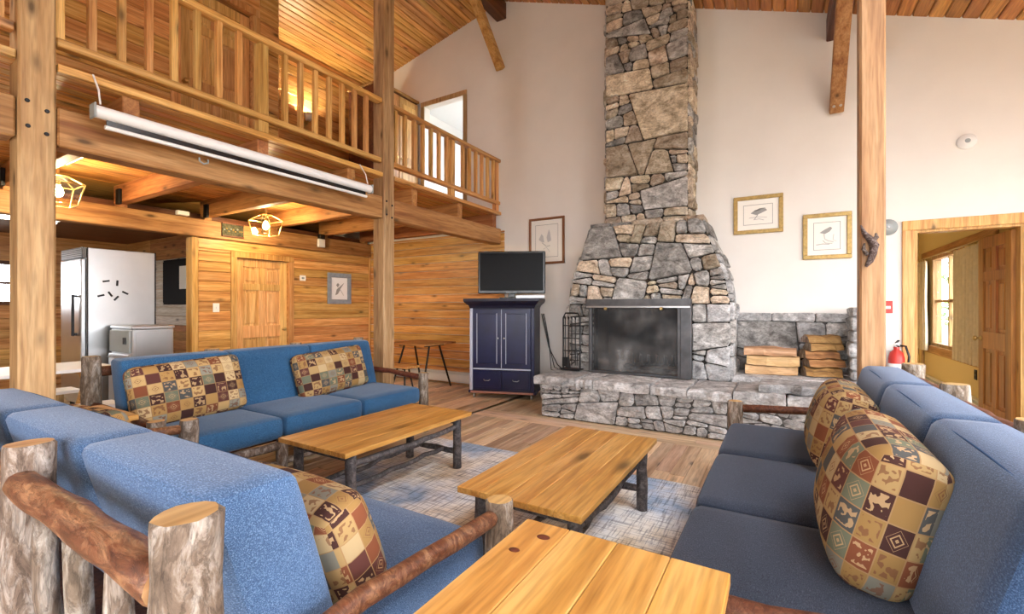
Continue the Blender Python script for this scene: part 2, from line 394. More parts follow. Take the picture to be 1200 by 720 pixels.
MORTAR = flat('dark_mortar', (.045,.04,.035), .95, spec=.1, nz=.3, scale=30)
MORTAR_L = flat('grey_mortar', (.10,.098,.095), .95, spec=.1, nz=.3, scale=30)
STEEL = flat('brushed_steel', (.62,.64,.66), .28, 1.0, nz=.04, scale=4)
IRON = flat('black_iron', (.018,.018,.02), .45, .6)
SOOT = flat('sooty_brick', (.02,.019,.018), .95, spec=.1, nz=.4, scale=12)
GREYMET = flat('grey_hood_metal', (.10,.10,.105), .42, .7, nz=.25, scale=9)
WHITE = flat('white_enamel', (.83,.83,.82), .4)
PAPER = flat('paper', (.86,.84,.78), .8)
GOLD = flat('gold_frame', (.40,.27,.085), .38, .35, nz=.25, scale=40)
WOODFRAME = flat('reddish_frame', (.22,.085,.03), .4)
BLUEFRAME = flat('blue_grey_frame', (.27,.31,.36), .6, nz=.15)
INK = flat('grey_ink', (.33,.33,.32), .9); INKL = flat('pale_ink', (.56,.56,.55), .9)
NAVY = flat('navy_paint', (.006,.008,.045), .35, nz=.25, scale=6)
NAVYD = flat('dark_navy_paint', (.005,.006,.022), .4)
WORN = flat('worn_pale_edge', (.42,.45,.55), .6)
BLACKPL = flat('black_plastic', (.008,.008,.009), .25)
SCREEN = flat('tv_glass', (.002,.002,.003), .35, spec=.12)
BRASS = flat('brass', (.60,.42,.16), .3, .9)
NICKEL = flat('nickel', (.45,.45,.45), .3, .9)
RED = flat('red_paint', (.55,.035,.025), .4)
GREYPL = flat('grey_plastic', (.32,.36,.37), .5)
TUBE = emit('kitchen_tube', (1.0,.95,.85), 14)
MATTE = flat('matte_black', (.012,.012,.013), .8, spec=.15)
BULB2 = emit('sconce_bulb', (1.0,.82,.55), 2600)
BULB = emit('lamp_bulb', (1.0,.80,.50), 700)
GLOWP = emit('ceiling_panel_light', (1.0,.93,.72), 3.0)
CURT = flat('beige_curtain', (.66,.55,.38), .9, nz=.08)
LEAF = flat('green_leaves', (.10,.22,.05), .7, nz=.5, scale=3)
TRUNK = flat('tree_trunk', (.12,.085,.06), .9)
GRASS = flat('dry_ground', (.23,.215,.18), .95, nz=.4, scale=2)
def glass_mat(name, tint=(1,1,1), gl=.08):
    m, n, l, b = newmat(name); out = n['Material Output']; n.remove(b)
    tr = n.new('ShaderNodeBsdfTransparent'); tr.inputs[0].default_value = (*tint,1)
    g = n.new('ShaderNodeBsdfGlossy'); g.inputs['Roughness'].default_value = .02
    mx = n.new('ShaderNodeMixShader'); mx.inputs[0].default_value = gl
    l.new(tr.outputs[0], mx.inputs[1]); l.new(g.outputs[0], mx.inputs[2]); l.new(mx.outputs[0], out.inputs[0]); return m
GLASS = glass_mat('window_glass'); LGLASS = glass_mat('lantern_glass', (.98,.95,.85), .10)
def mesh_screen():
    m, n, l, b = newmat('spark_mesh', .6, (.12,.12,.125), .3); out = n['Material Output']
    mp = mapped(n, l, (1,1,1), False)
    t = n.new('ShaderNodeTexNoise'); t.inputs['Scale'].default_value = 2.6; t.inputs['Detail'].default_value = 4; l.new(mp.outputs[0], t.inputs['Vector'])
    r = ramp(n, [(.42, (.04,.04,.042)), (.6, (.13,.13,.13)), (.75,(.42,.42,.42))]); l.new(t.outputs[0], r.inputs[0]); l.new(r.outputs[0], b.inputs['Base Color'])
    tr = n.new('ShaderNodeBsdfTransparent'); mx = n.new('ShaderNodeMixShader')
    r2 = ramp(n, [(.4, (.30,.30,.30)), (.7, (.62,.62,.62))]); l.new(t.outputs[0], r2.inputs[0])
    l.new(r2.outputs[0], mx.inputs[0]); l.new(tr.outputs[0], mx.inputs[1]); l.new(b.outputs[0], mx.inputs[2]); l.new(mx.outputs[0], out.inputs[0])
    return m
MESHM = mesh_screen()
def rug_mat():
    m, n, l, b = newmat('distressed_rug', .95, spec=.1)
    mp = mapped(n, l, (1,1,1), False)
    t = n.new('ShaderNodeTexNoise'); t.inputs['Scale'].default_value = 1.5; t.inputs['Detail'].default_value = 4; l.new(mp.outputs[0], t.inputs['Vector'])
    r = ramp(n, [(.40, (.38,.52,.74)), (.48, (.86,.89,.94)), (.56, (.93,.91,.87)), (.66, (.70,.57,.41))]); l.new(t.outputs[0], r.inputs[0])
    col = r.outputs[0]
    for sc in ((4,80,1), (80,4,1)):
        m2 = mapped(n, l, sc, False); t2 = n.new('ShaderNodeTexNoise'); t2.inputs['Scale'].default_value = 1; t2.inputs['Detail'].default_value = 4; t2.inputs['Roughness'].default_value = .65
        l.new(m2.outputs[0], t2.inputs['Vector'])
        r2 = ramp(n, [(.40, (.25,.25,.30)), (.49, (1,1,1))]); l.new(t2.outputs[0], r2.inputs[0])
        col = mixc(n, l, col, r2.outputs[0], .6, 'MULTIPLY')
    # large faded medallion squares
    vo = n.new('ShaderNodeTexVoronoi'); vo.distance = 'CHEBYCHEV'; vo.inputs['Scale'].default_value = 2.2; l.new(mp.outputs[0], vo.inputs['Vector'])
    rv = ramp(n, [(.22, (.78,.74,.70)), (.28, (1.08,1.06,1.02))]); l.new(vo.outputs['Distance'], rv.inputs[0])
    col = mixc(n, l, col, rv.outputs[0], .35, 'MULTIPLY')
    l.new(col, b.inputs['Base Color']); bump(n, l, b, col, .3, .004)
    return m
RUG = rug_mat()
# ------------------------------------------------------------------ room shell
RIDGE_X, RIDGE_Z = -3.86, 6.18
WY = 6.15            # fireplace wall
LX = -6.87           # pine wall under the loft
EX = -3.86           # loft edge
LZ = 2.83            # loft floor top
def roof(x): return RIDGE_Z-.375*(x-RIDGE_X) if x >= RIDGE_X else RIDGE_Z-.21*(RIDGE_X-x)
def wall_strip(mb, x0, x1, z0, z1=None, y0=WY, y1=WY+.14):
    xs = [x0]+([RIDGE_X] if x0 < RIDGE_X < x1 else [])+[x1]
    for a, b in zip(xs, xs[1:]):
        if z1 is None: top = [(b, roof(b)+.05), (a, roof(a)+.05)]
        else: top = [(b, z1), (a, z1)]
        mb.prism([(a, z0), (b, z0)]+top, 'y', y0, y1)
# floor with its planks
floor = struct(box('floor', FLOORW, None, -10.6, RX+.14, FY-.14, WY+.14, -.12, -.018, 0))
# planks run towards the fireplace; a cross border lies in front of the hearth
pw = .118; x = -5.72; k = 0
while x < .75:
    cuts = [1.55]; y = 1.55+random.uniform(.3, 1.4)
    yend = 4.50 if x > -3.3 else 6.05
    while y < yend-.25: cuts.append(y); y += random.uniform(1.0, 2.2)
    cuts.append(yend)
    for a, b in zip(cuts, cuts[1:]):
        MB().cbox(x+.0012, x+pw-.0012, a+.0012, b-.0012, -.02, 0, .002).build('plank', FLOORW, floor)
    x += pw
for y0 in (4.50, 4.615):
    x = -3.3
    while x < .75:
        L = random.uniform(.9, 1.7); x1 = min(.75, x+L)
        MB().cbox(x+.001, x1-.001, y0+.001, y0+.114, -.02, 0, .002).build('plank', FLOORX, floor); x = x1
MB().cbox(-3.3, .75, 4.732, 4.82, -.02, 0, .002).build('plank', FLOORX, floor)
rest = MB()
for (a, b, c, d) in ((-10.5,-5.72,FY,WY), (-5.72,RX,FY,1.55), (.75,RX,1.55,WY), (-5.72,-3.3,6.05,WY), (-3.3,.75,4.82,WY)):
    x = a
    while x < b-.01:
        x1 = min(b, x+pw); rest.cbox(x+.001, x1-.001, c, d, -.02, 0, .002); x = x1
tag(rest.build('plank_run', FLOORW, floor), kind='stuff')

# gable wall with the fireplace
mb = MB()
wall_strip(mb, -10.5, -5.48, -.018); wall_strip(mb, -5.48, -4.62, -.018, LZ); wall_strip(mb, -5.48, -4.62, 4.86)
wall_strip(mb, -4.62, 1.16, -.018); wall_strip(mb, 1.16, 1.95, 2.09); wall_strip(mb, 1.95, RX+.1, -.018)
wall_back = struct(mb.build('wall_back', PLASTER))
def boards(parent, mat, axis, a0, a1, fixed, z0, z1, h, t, out):
    """horizontal wall boards; axis x: run from x=a0..a1 on plane y=fixed; out = +1/-1 direction of the face"""
    z = z0
    while z < z1-.02:
        zt = min(z1, z+h)
        if axis == 'x': MB().cbox(a0, a1, fixed, fixed+out*t, z+.003, zt-.003, .007).build('board', mat, parent)
        else: MB().cbox(fixed, fixed+out*t, a0, a1, z+.003, zt-.003, .007).build('board', mat, parent)
        z = zt
boards(wall_back, PINE_X, 'x', LX, EX+.06, WY, .0, 2.52, .138, .018, -1)
# pine wall under the loft (with the panel door) and the wall of the kitchen behind
mb = MB()
mb.cbox(LX-.12, LX, 3.12, 3.64, 0, 2.26); mb.cbox(LX-.12, LX, 4.46, WY, 0, 2.26); mb.cbox(LX-.12, LX, 3.64, 4.46, 2.03, 2.26)
wall_left = struct(mb.build('wall_left', PINE_Y))
boards(wall_left, PINE_Y, 'y', 3.13, 3.56, LX, 0, 2.10, .138, .018, 1)
boards(wall_left, PINE_Y, 'y', 4.54, WY-.02, LX, 0, 2.10, .138, .018, 1)
boards(wall_left, PINE_Y, 'y', 3.13, WY-.02, LX, 2.11, 2.25, .138, .018, 1)
MB().cbox(LX-.13, LX+.035, 3.05, 3.13, 0, 2.25, .006).build('corner_trim', PINE_Z, wall_left)
MB().cbox(LX+.018, LX+.05, WY-.055, WY-.018, 0, 2.25, .004).build('corner_trim', PINE_Z, wall_left)
# ceiling: sloped slabs and their boards
mb = MB()
for xa, xb, ya, yb in ((RIDGE_X,SKY[0],FY-.14,WY+.14), (SKY[1],RX+.14,FY-.14,WY+.14), (SKY[0],SKY[1],FY-.14,SKY[2]), (SKY[0],SKY[1],SKY[3],WY+.14)):
    mb.prism([(xa, roof(xa)+.03), (xb, roof(xb)+.03), (xb, roof(xb)+.2), (xa, roof(xa)+.2)], 'y', ya, yb)
mb.prism([(-10.6, roof(-10.6)+.03), (RIDGE_X, RIDGE_Z+.03), (RIDGE_X, RIDGE_Z+.2), (-10.6, roof(-10.6)+.2)], 'y', FY, WY+.14)
ceiling = struct(mb.build('ceiling', CEIL_Y))
def ceil_boards(x0, x1, w, mat):
    x = x0
    while x < x1-.01:
        xe = min(x1, x+w); a, b = x+.004, xe-.004
        c = .008
        for ya, yb in (((FY, SKY[2]), (SKY[3], WY)) if a < SKY[1] and b > SKY[0] else ((FY, WY),)):
            MB().prism([(a, roof(a)+.03), (a, roof(a)+c), (a+c, roof(a+c)), (b-c, roof(b-c)), (b, roof(b)+c), (b, roof(b)+.03)], 'y', ya, yb).build('board', mat, ceiling)
        x = xe
ceil_boards(RIDGE_X, RX, .125, CEIL_Y)
ceil_boards(-7.2, RIDGE_X, .095, PINE_Y)
sk = struct(thing('window_9', None, None))  # skylight out of view, added to brighten the rug and tabletops
a, b, c, d = SKY
for xa, xb, ya, yb in ((a,a+.05,c,d), (b-.05,b,c,d), (a+.05,b-.05,c,c+.05), (a+.05,b-.05,d-.05,d)):
    MB().prism([(xa, roof(xa)-.01), (xb, roof(xb)-.01), (xb, roof(xb)+.24), (xa, roof(xa)+.24)], 'y', ya, yb).build('frame_side', PINE_Y, sk)
MB().prism([(a+.05, roof(a+.05)+.15), (b-.05, roof(b-.05)+.15), (b-.05, roof(b-.05)+.156), (a+.05, roof(a+.05)+.156)], 'y', c+.05, d-.05).build('pane', GLASS, sk)
ceil_boards(-10.5, -7.2, .3, PINE_Y)

# window walls out of view on the right and behind the camera
def window_unit(name, label_n, axis, fixed, a0, a1, z0, z1, mat, cols=2, rows=2, t=.12, fw=.06):
    r = struct(thing('window_%d' % label_n, None, None))
    def bx(u0, u1, w0, w1, d0, d1, nm, mt, par):
        if axis == 'x': return MB().cbox(fixed+d0, fixed+d1, u0, u1, w0, w1, .004).build(nm, mt, par)
        return MB().cbox(u0, u1, fixed+d0, fixed+d1, w0, w1, .004).build(nm, mt, par)
    bx(a0, a1, z0, z0+fw, 0, t, 'window_sill', mat, r); bx(a0, a1, z1-fw, z1, 0, t, 'window_head', mat, r)
    bx(a0, a0+fw, z0+fw, z1-fw, 0, t, 'window_jamb', mat, r); bx(a1-fw, a1, z0+fw, z1-fw, 0, t, 'window_jamb', mat, r)
    for i in range(1, cols):
        u = a0+(a1-a0)*i/cols; bx(u-.025, u+.025, z0+fw, z1-fw, .02, t-.02, 'mullion', mat, r)
    for j in range(1, rows):
        w = z0+(z1-z0)*j/rows
        for i in range(cols):
            ua = a0+(a1-a0)*i/cols+(.025 if i else fw); ub = a0+(a1-a0)*(i+1)/cols-(.025 if i < cols-1 else fw)
            bx(ua, ub, w-.02, w+.02, .03, t-.03, 'meeting_rail', mat, r)
    for i in range(cols):
        for j in range(rows):
            ua = a0+(a1-a0)*i/cols+(.025 if i else fw); ub = a0+(a1-a0)*(i+1)/cols-(.025 if i < cols-1 else fw)
            wa = z0+(z1-z0)*j/rows+(.02 if j else fw); wb = z0+(z1-z0)*(j+1)/rows-(.02 if j < rows-1 else fw)
            bx(ua, ub, wa, wb, t/2-.003, t/2+.003, 'pane', GLASS, r)
    return r
mb = MB()
ops = [(-1.75,.45), (.7,2.45), (2.7,4.8)]
edges = [FY]+[v for p in ops for v in p]+[WY]
for i in range(0, len(edges), 2): mb.cbox(RX, RX+.14, edges[i], edges[i+1], -.018, roof(RX)+.1)
for a, b in ops: mb.cbox(RX, RX+.14, a, b, -.018, .6); mb.cbox(RX, RX+.14, a, b, 2.9, roof(RX)+.1)
struct(mb.build('wall_right', PLASTER))
for i, (a, b) in enumerate(ops): window_unit('window', i+1, 'x', RX, a, b, .6, 2.9, PINE_Z)
mb = MB()
for a, b in ((-10.5,-5.5), (-4.0,-2.9), (-.5,.45), (3.4,RX+.1)): wall_strip(mb, a, b, -.018, None, FY-.14, FY)
wall_strip(mb, -5.5, -4.0, -.018, 3.25, FY-.14, FY); wall_strip(mb, -5.5, -4.0, 5.15, None, FY-.14, FY)
wall_strip(mb, -2.9, -.5, 2.12, None, FY-.14, FY)
for a, b in ((.45,3.4),):
    wall_strip(mb, a, b, -.018, .4, FY-.14, FY); wall_strip(mb, a, b, min(4.0, roof(b)-.3), None, FY-.14, FY)
struct(mb.build('wall_front', PLASTER))
window_unit('window', 4, 'y', FY-.13, -5.5, -4.0, 3.25, 5.15, PINE_Z, 2, 2)  # unseen gable window, added to brighten the loft
window_unit('window', 8, 'y', FY-.13, -2.9, -.5, -.01, 2.12, PINE_Z, 2, 1)  # unseen patio door, added to bring light down to floor and rug
window_unit('window', 5, 'y', FY-.13, .45, 3.4, .4, roof(3.4)-.3, PINE_Z, 3, 3)
# kitchen shell beyond the header
mb = MB()
mb.cbox(-10.6, -10.5, FY, .5, -.018, 4.9); mb.cbox(-10.6, -10.5, 2.2, WY, -.018, 4.9); mb.cbox(-10.6, -10.5, .5, 2.2, -.018, 1.33); mb.cbox(-10.6, -10.5, .5, 2.2, 2.03, 4.9)
wk = struct(mb.build('wall_kitchen', PINE_Y))
boards(wk, PINE_Y, 'y', -.2, 3.55, -10.5, 0, 1.28, .16, .018, 1)
window_unit('window', 6, 'x', -10.6, .5, 2.2, 1.33, 2.03, DARKBEAM, 2, 2, .10)
kc = struct(box('ceiling_kitchen', DARKBEAM, None, -10.5, LX-.14, FY, WY, 2.47, 2.60, 0))
# whitewashed plank wall at the far side of the kitchen
mb = MB().cbox(-10.5, LX-.13, 3.60, 3.72, 0, 2.47); wf = struct(mb.build('wall_pantry', PINE_X))
WWASH = wood('whitewashed_boards', (.80,.76,.68), (.70,.64,.54), (.50,.42,.32), 'x', .7, dv=.08)
boards(wf, WWASH, 'x', -9.5, LX-.14, 3.60, 1.0, 2.10, .15, .018, -1)
boards(wf, BEAM_X, 'x', -9.5, LX-.14, 3.60, 0.0, 1.0, .15, .018, -1)
boards(wf, BEAM_X, 'x', -9.5, LX-.14, 3.60, 2.10, 2.46, .15, .018, -1)

# ------------------------------------------------------------------ timber frame
def post(label, x, y, w, d, z1, boltz=None, boltside='x', group=None):
    t = thing('timber_post', label, 'post', (x, y, 0))
    MB().cbox(-w/2, w/2, -d/2, d/2, 0, z1, .012).build('shaft', BEAM_Z, t)
    if boltz:
        for dy, dz in ((-.045,.0), (.04,-.035), (-.042,-.15), (.038,-.175)):
            m = MB().lathe([(.021,0), (.021,.004), (.012,.004), (.012,.013), (.009,.016)], 10, mat=Matrix.Rotation(R(90), 4, 'Y'))
            o = m.build('bolt', IRON, t); o.location = (w/2, dy, boltz+dz)
    return t
post('thick timber post with four bolts, left edge beside the steel fridge', EX-.09, .89, .18, .165, roof(EX)-.32, 2.53)
post('tall timber post with four bolts at the end of the blue sofa', EX-.09, 3.74, .18, .165, roof(EX)-.32, 2.50)
pr = post('free-standing timber post in front of the white wall, right of the framed prints', .503, 3.84, .138, .14, 4.25)
m = MB().cbox(-.05, .05, -.078, -.069, 3.66, 3.86, .003).build('steel_plate', GREYMET, pr)
for dx in (-.03, .035):
    o = MB().lathe([(.016,0), (.016,.012), (.01,.016)], 8, mat=Matrix.Rotation(R(90), 4, 'X')).build('bolt', NICKEL, pr); o.location = (dx, -.082, 3.76)
def beam(name, label, cat, mat, *b, c=.01, group=None): return tag(MB().cbox(*b, c).build(name, mat), label, cat, group)
beam('ridge_beam', 'dark stained ridge beam at the peak of the ceiling', 'beam', DARKBEAM, EX-.09, EX+.09, FY, WY, 5.87, 6.13)
beam('purlin_beam', 'dark brown roof beam resting on the free-standing post', 'beam', DARKBEAM, .41, .59, FY, WY, 4.25, 4.50)
br = thing('diagonal_brace', 'diagonal wooden brace under the ridge beam on the white wall', 'brace', (EX, WY, 5.1))
MB().bar((0,-.03,-.02), (0,-.80,.75), .10, .13, .008, up=(1,0,0)).build('strut', BEAM_Y, br)
br = thing('diagonal_brace', 'diagonal wooden brace beside the free-standing post high on the white wall', 'brace', (.50, WY, 3.45))
MB().bar((0,-.03,0), (0,-.83,.80), .10, .13, .008, up=(1,0,0)).build('strut', BEAM_Y, br)
for q in (-.03,.03):
    o = MB().lathe([(.014,0), (.014,.008)], 8, mat=Matrix.Rotation(R(135), 4, 'X')).build('bolt', NICKEL, br); o.location = (q, -.14, .02)
# loft: edge beams between the posts, header, joists, floor
for lb, y0, y1 in (('loft edge beam left of the thick bolted post', -3.0, .80), ('long loft edge beam behind the projector screen', .98, 3.65), ('short loft edge beam running to the white wall above the television', 3.83, WY)):
    beam('loft_edge_beam', lb, 'beam', BEAM_Y, EX-.17, EX-.01, y0, y1, 2.30, 2.545)
beam('header_beam', 'heavy header beam over the kitchen opening and the panel door', 'beam', BEAM_Y, LX-.10, LX+.06, FY, WY-.02, 2.26, 2.50)
jl = ['joist nearest the thick bolted post', 'joist whose end shows above the left end of the projector screen', 'joist ending below the first railing newel', 'joist just before the middle timber post',
      'first joist past the middle timber post', 'joist over the television corner', 'last loft joist against the white wall']
for i, y in enumerate((.44, 1.37, 2.31, 3.26, 4.22, 5.14, 6.03)):
    j = thing('loft_joist', 'wooden loft '+jl[i], 'joist', (LX, y, 2.50), group='joists carrying the loft floor')
    MB().cbox(-.1, 2.95, -.05, .05, .045, .265, .006).build('timber', BEAM_X, j)
    MB().cbox(-.08, .02, -.045, .045, .0, .045, .003).build('packer', BEAM_X, j)
    if i in (1,2,3): MB().cbox(.06, .15, -.085, -.052, .02, .20, .004).build('steel_bracket', IRON, j)
mb = MB().cbox(-10.5, EX-.05, FY, WY, 2.785, LZ); lf = struct(mb.build('loft_floor', PINE_Y))
x = LX
while x < EX-.06:
    MB().cbox(x+.002, min(EX-.05, x+.095)-.004, FY, WY, 2.765, 2.785, .006).build('board', CEIL_Y if random.random() < .4 else PINE_Y, lf); x += .095
for a, b in ((FY,.80), (.98,3.65), (3.83,WY-.001)): MB().cbox(EX-.05, EX-.005, a, b, 2.765, 2.815, .004).build('edge_plate', PINE_Y, lf)
# loft railings
def railing(label, y0, y1, newels, bals):
    t = thing('loft_railing', label, 'railing', (EX-.06, y0, LZ))
    L = y1-y0
    MB().cbox(-.045, .045, 0, L, .775, .825, .006).build('top_rail', PINE_Y, t)
    MB().cbox(-.035, .035, 0, L, .10, .155, .006).build('bottom_rail', PINE_Y, t)
    for y in bals: MB().cbox(-.022, .022, y-y0-.022, y-y0+.022, .155, .775, .003).build('baluster', PINE_Z, t)
    for y in newels: MB().cbox(-.06, .01, y-y0-.045, y-y0+.045, 0.0, .775, .005).build('newel', PINE_Z, t)
    return t
railing('pine loft railing left of the thick bolted post', -3.0, .80, (-1.2,), [.74-.157*i for i in range(22) if abs(.74-.157*i+1.2) > .07])
railing('long pine loft railing above the projector screen', .98, 3.65, (2.31,), [1.0+.157*i for i in range(8)]+[2.51+.157*i for i in range(7)])
railing('short pine loft railing running to the white gable wall', 3.83, WY, (4.97, 6.10), [3.89+.157*i for i in range(7)]+[5.20+.158*i for i in range(6)])
# loft rooms: pine bedroom wall with a door, back wall, wardrobe
mb = MB(); BX = -5.6
mb.cbox(BX-.1, BX, FY, 2.38, LZ, roof(BX)-.01); mb.cbox(BX-.1, BX, 3.16, 3.49, LZ, roof(BX)-.01); mb.cbox(BX-.1, BX, 2.38, 3.16, 4.88, roof(BX)-.01)
mb.cbox(LX, BX-.1, 3.39, 3.49, LZ, roof(LX)-.01)
wl = struct(mb.build('wall_loft', PINE_Y))
boards(wl, PINE_Y, 'y', 0.0, 2.29, BX, LZ, roof(BX)-.02, .185, .018, 1)
boards(wl, PINE_Y, 'y', 3.25, 3.49, BX, LZ, roof(BX)-.02, .185, .018, 1)
boards(wl, PINE_Y, 'y', 2.29, 3.25, BX, 4.96, roof(BX)-.02, .185, .018, 1)
boards(wl, PINE_X, 'x', LX, BX, 3.49, LZ, roof(LX)-.02, .16, .018, 1)
lb = struct(MB().cbox(LX-.12, LX, 3.49, WY, LZ, roof(LX)-.01).build('wall_loft_back', PINE_Y))
boards(lb, PINE_Y, 'y', 3.5, WY-.01, LX, LZ, roof(LX)-.02, .16, .018, 1)

# doors: six raised panels between stiles and rails
def panel_door(n, loc, rz, w, h, knob_x, hinge=None, t=.04, mat=None, label=None):
    mat = mat or DOORW
    d = struct(thing('door_%d' % n, None, None, loc, rz))
    s = .115
    for x in (s/2, w-s/2): MB().cbox(x-s/2, x+s/2, 0, t, 0, h, .003).build('stile', mat, d)
    zs = [0, .24, .84, 1.02, 1.56, 1.66, h-.12, h]; zs = [z*h/2.03 if z < h-.2 else z for z in zs]
    for a, b in ((zs[0],zs[1]), (zs[2],zs[3]), (zs[4],zs[5]), (zs[6],zs[7])): MB().cbox(s, w-s, 0, t, a, b, .003).build('rail', mat, d)
    for a, b in ((zs[1],zs[2]), (zs[3],zs[4]), (zs[5],zs[6])):
        MB().cbox(w/2-.05, w/2+.05, 0, t, a, b, .003).build('centre_stile', mat, d)
        for xa, xb in ((s, w/2-.05), (w/2+.05, w-s)):
            MB().cbox(xa, xb, .018, t-.018, a, b, 0).cbox(xa+.035, xb-.035, .007, t-.007, a+.035, b-.035, .010).build('panel', mat, d)
    for sy, y in ((-1, 0), (1, t)):
        m = MB().lathe([(.024,0), (.024,.006), (.010,.008), (.010,.03), (.024,.038), (.028,.05), (.02,.062), (.004,.065)], 12, mat=Matrix.Rotation(R(90)*(1 if sy < 0 else -1), 4, 'X'))
        o = m.build('knob', BRASS, d); o.location = (knob_x, y+sy*.033, .95)
    if hinge is not None:
        for z in (.25, h/2, h-.25):
            MB().cbox(hinge-.02, hinge+.02, -.008, .0, z-.045, z+.045, .002).build('hinge', BRASS, d)
    return d
# door in the pine wall under the loft (local x runs along +Y)
panel_door(1, (LX-.03, 3.645, 0), R(90), .81, 2.02, .745, .012)
def casing(n, name_mat, axis, fixed, a0, a1, z0, ztop, w=.085, t=.02, out=1):
    c = struct(thing('trim_%d' % n, None, None))
    def bx(u0,u1,w0,w1,nm):
        if axis == 'x': MB().cbox(fixed, fixed+out*t, u0, u1, w0, w1, .004).build(nm, name_mat, c)
        else: MB().cbox(u0, u1, fixed, fixed+out*t, w0, w1, .004).build(nm, name_mat, c)
    bx(a0-w, a0, z0, ztop, 'side_casing'); bx(a1, a1+w, z0, ztop, 'side_casing'); bx(a0-w, a1+w, ztop, ztop+w, 'head_casing'); return c
casing(1, PINE_Z, 'x', LX, 3.645, 4.455, 0, 2.025, .085, .03)
panel_door(2, (BX-.05, 2.385, LZ), R(90), .77, 2.03, .06)
casing(2, PINE_Z, 'x', BX, 2.38, 3.16, LZ, 4.88, .085, .03)
casing(3, BEAM_Z, 'y', WY, -5.48, -4.62, LZ, 4.86, .08, .02, -1)
casing(4, PINE_Z, 'y', WY, 1.16, 1.95, 0, 2.09, .10, .025, -1)
mb = MB(); mb.cbox(1.16, 1.185, WY, WY+.14, 0, 2.09).cbox(1.925, 1.95, WY, WY+.14, 0, 2.09).cbox(1.185, 1.925, WY, WY+.14, 2.065, 2.09)
struct(mb.build('trim_5', PINE_Z))
# bright loft room behind the gable doorway
mb = MB(); mb.cbox(-6.3, -3.8, WY+.14, 8.5, LZ-.1, LZ).cbox(-6.3, -3.8, 8.4, 8.5, LZ, 5.3).cbox(-6.4, -6.3, WY+.14, 8.5, LZ, 5.3).cbox(-3.8, -3.7, WY+.14, 6.6, LZ, 5.3).cbox(-3.8, -3.7, 8.2, 8.5, LZ, 5.3).cbox(-3.8, -3.7, 6.6, 8.2, LZ, 3.4).cbox(-3.8, -3.7, 6.6, 8.2, 5.0, 5.3).cbox(-6.3, -3.8, WY+.14, 8.5, 5.3, 5.4)
struct(mb.build('wall_loft_room', flat('white_room', (.82,.83,.84), .9)))

window_unit('window', 10, 'x', -3.8, 6.6, 8.2, 3.4, 5.0, WHITE, 2, 2, .1)  # unseen window, added so the room behind the doorway turns white
# ------------------------------------------------------------------ side room behind the doorway
SX = 2.0
mb = MB().cbox(.3, SX, WY+.14, 10.3, -.1, 0); struct(mb.build('floor_side_room', FLOORW))
mb = MB(); wy0, wy1, wz0, wz1 = 8.0, 9.5, .70, 2.08
mb.cbox(SX, SX+.12, WY+.14, wy0, 0, 2.7).cbox(SX, SX+.12, wy1, 10.3, 0, 2.7).cbox(SX, SX+.12, wy0, wy1, 0, wz0).cbox(SX, SX+.12, wy0, wy1, wz1, 2.7)
wsr = struct(mb.build('wall_side_room', YELLOW))
struct(MB().cbox(.3, SX+.12, 10.3, 10.4, 0, 2.7).build('wall_side_end', YELLOW))
struct(MB().cbox(.2, .3, WY+.14, 10.4, 0, 2.7).build('wall_side_left', YELLOW))
struct(MB().cbox(.3, SX+.12, WY+.14, 10.4, 2.7, 2.8).build('ceiling_side_room', YELLOW))
beam('side_room_beam', 'dark ceiling beam just inside the side room doorway', 'beam', DARKBEAM, 1.0, SX-.01, 8.6, 8.75, 2.50, 2.695)
window_unit('window', 7, 'x', SX, wy0, wy1, wz0, wz1, BEAM_Z, 2, 2, .11, .05)
c = struct(thing('trim_6', None, None))
MB().cbox(SX-.03, SX-.001, 6.9, 9.95, wz0-.12, wz0, .005).build('sill_board', BEAM_Y, c)
MB().cbox(SX-.03, SX-.001, 6.9, 9.95, wz1, wz1+.10, .005).build('head_board', BEAM_Y, c)
MB().cbox(SX-.03, SX-.001, 9.93, 10.0, .02, wz1+.10, .005).build('side_board', BEAM_Z, c)
# open panel door of the side room, hinged on the right jamb
panel_door(3, (1.93, WY+.10, .01), R(93), .72, 2.04, .655, .012, mat=wood('stained_door', (.50,.22,.06), (.38,.145,.035), (.22,.07,.018), 'z', .35, knots=False, dv=.08))
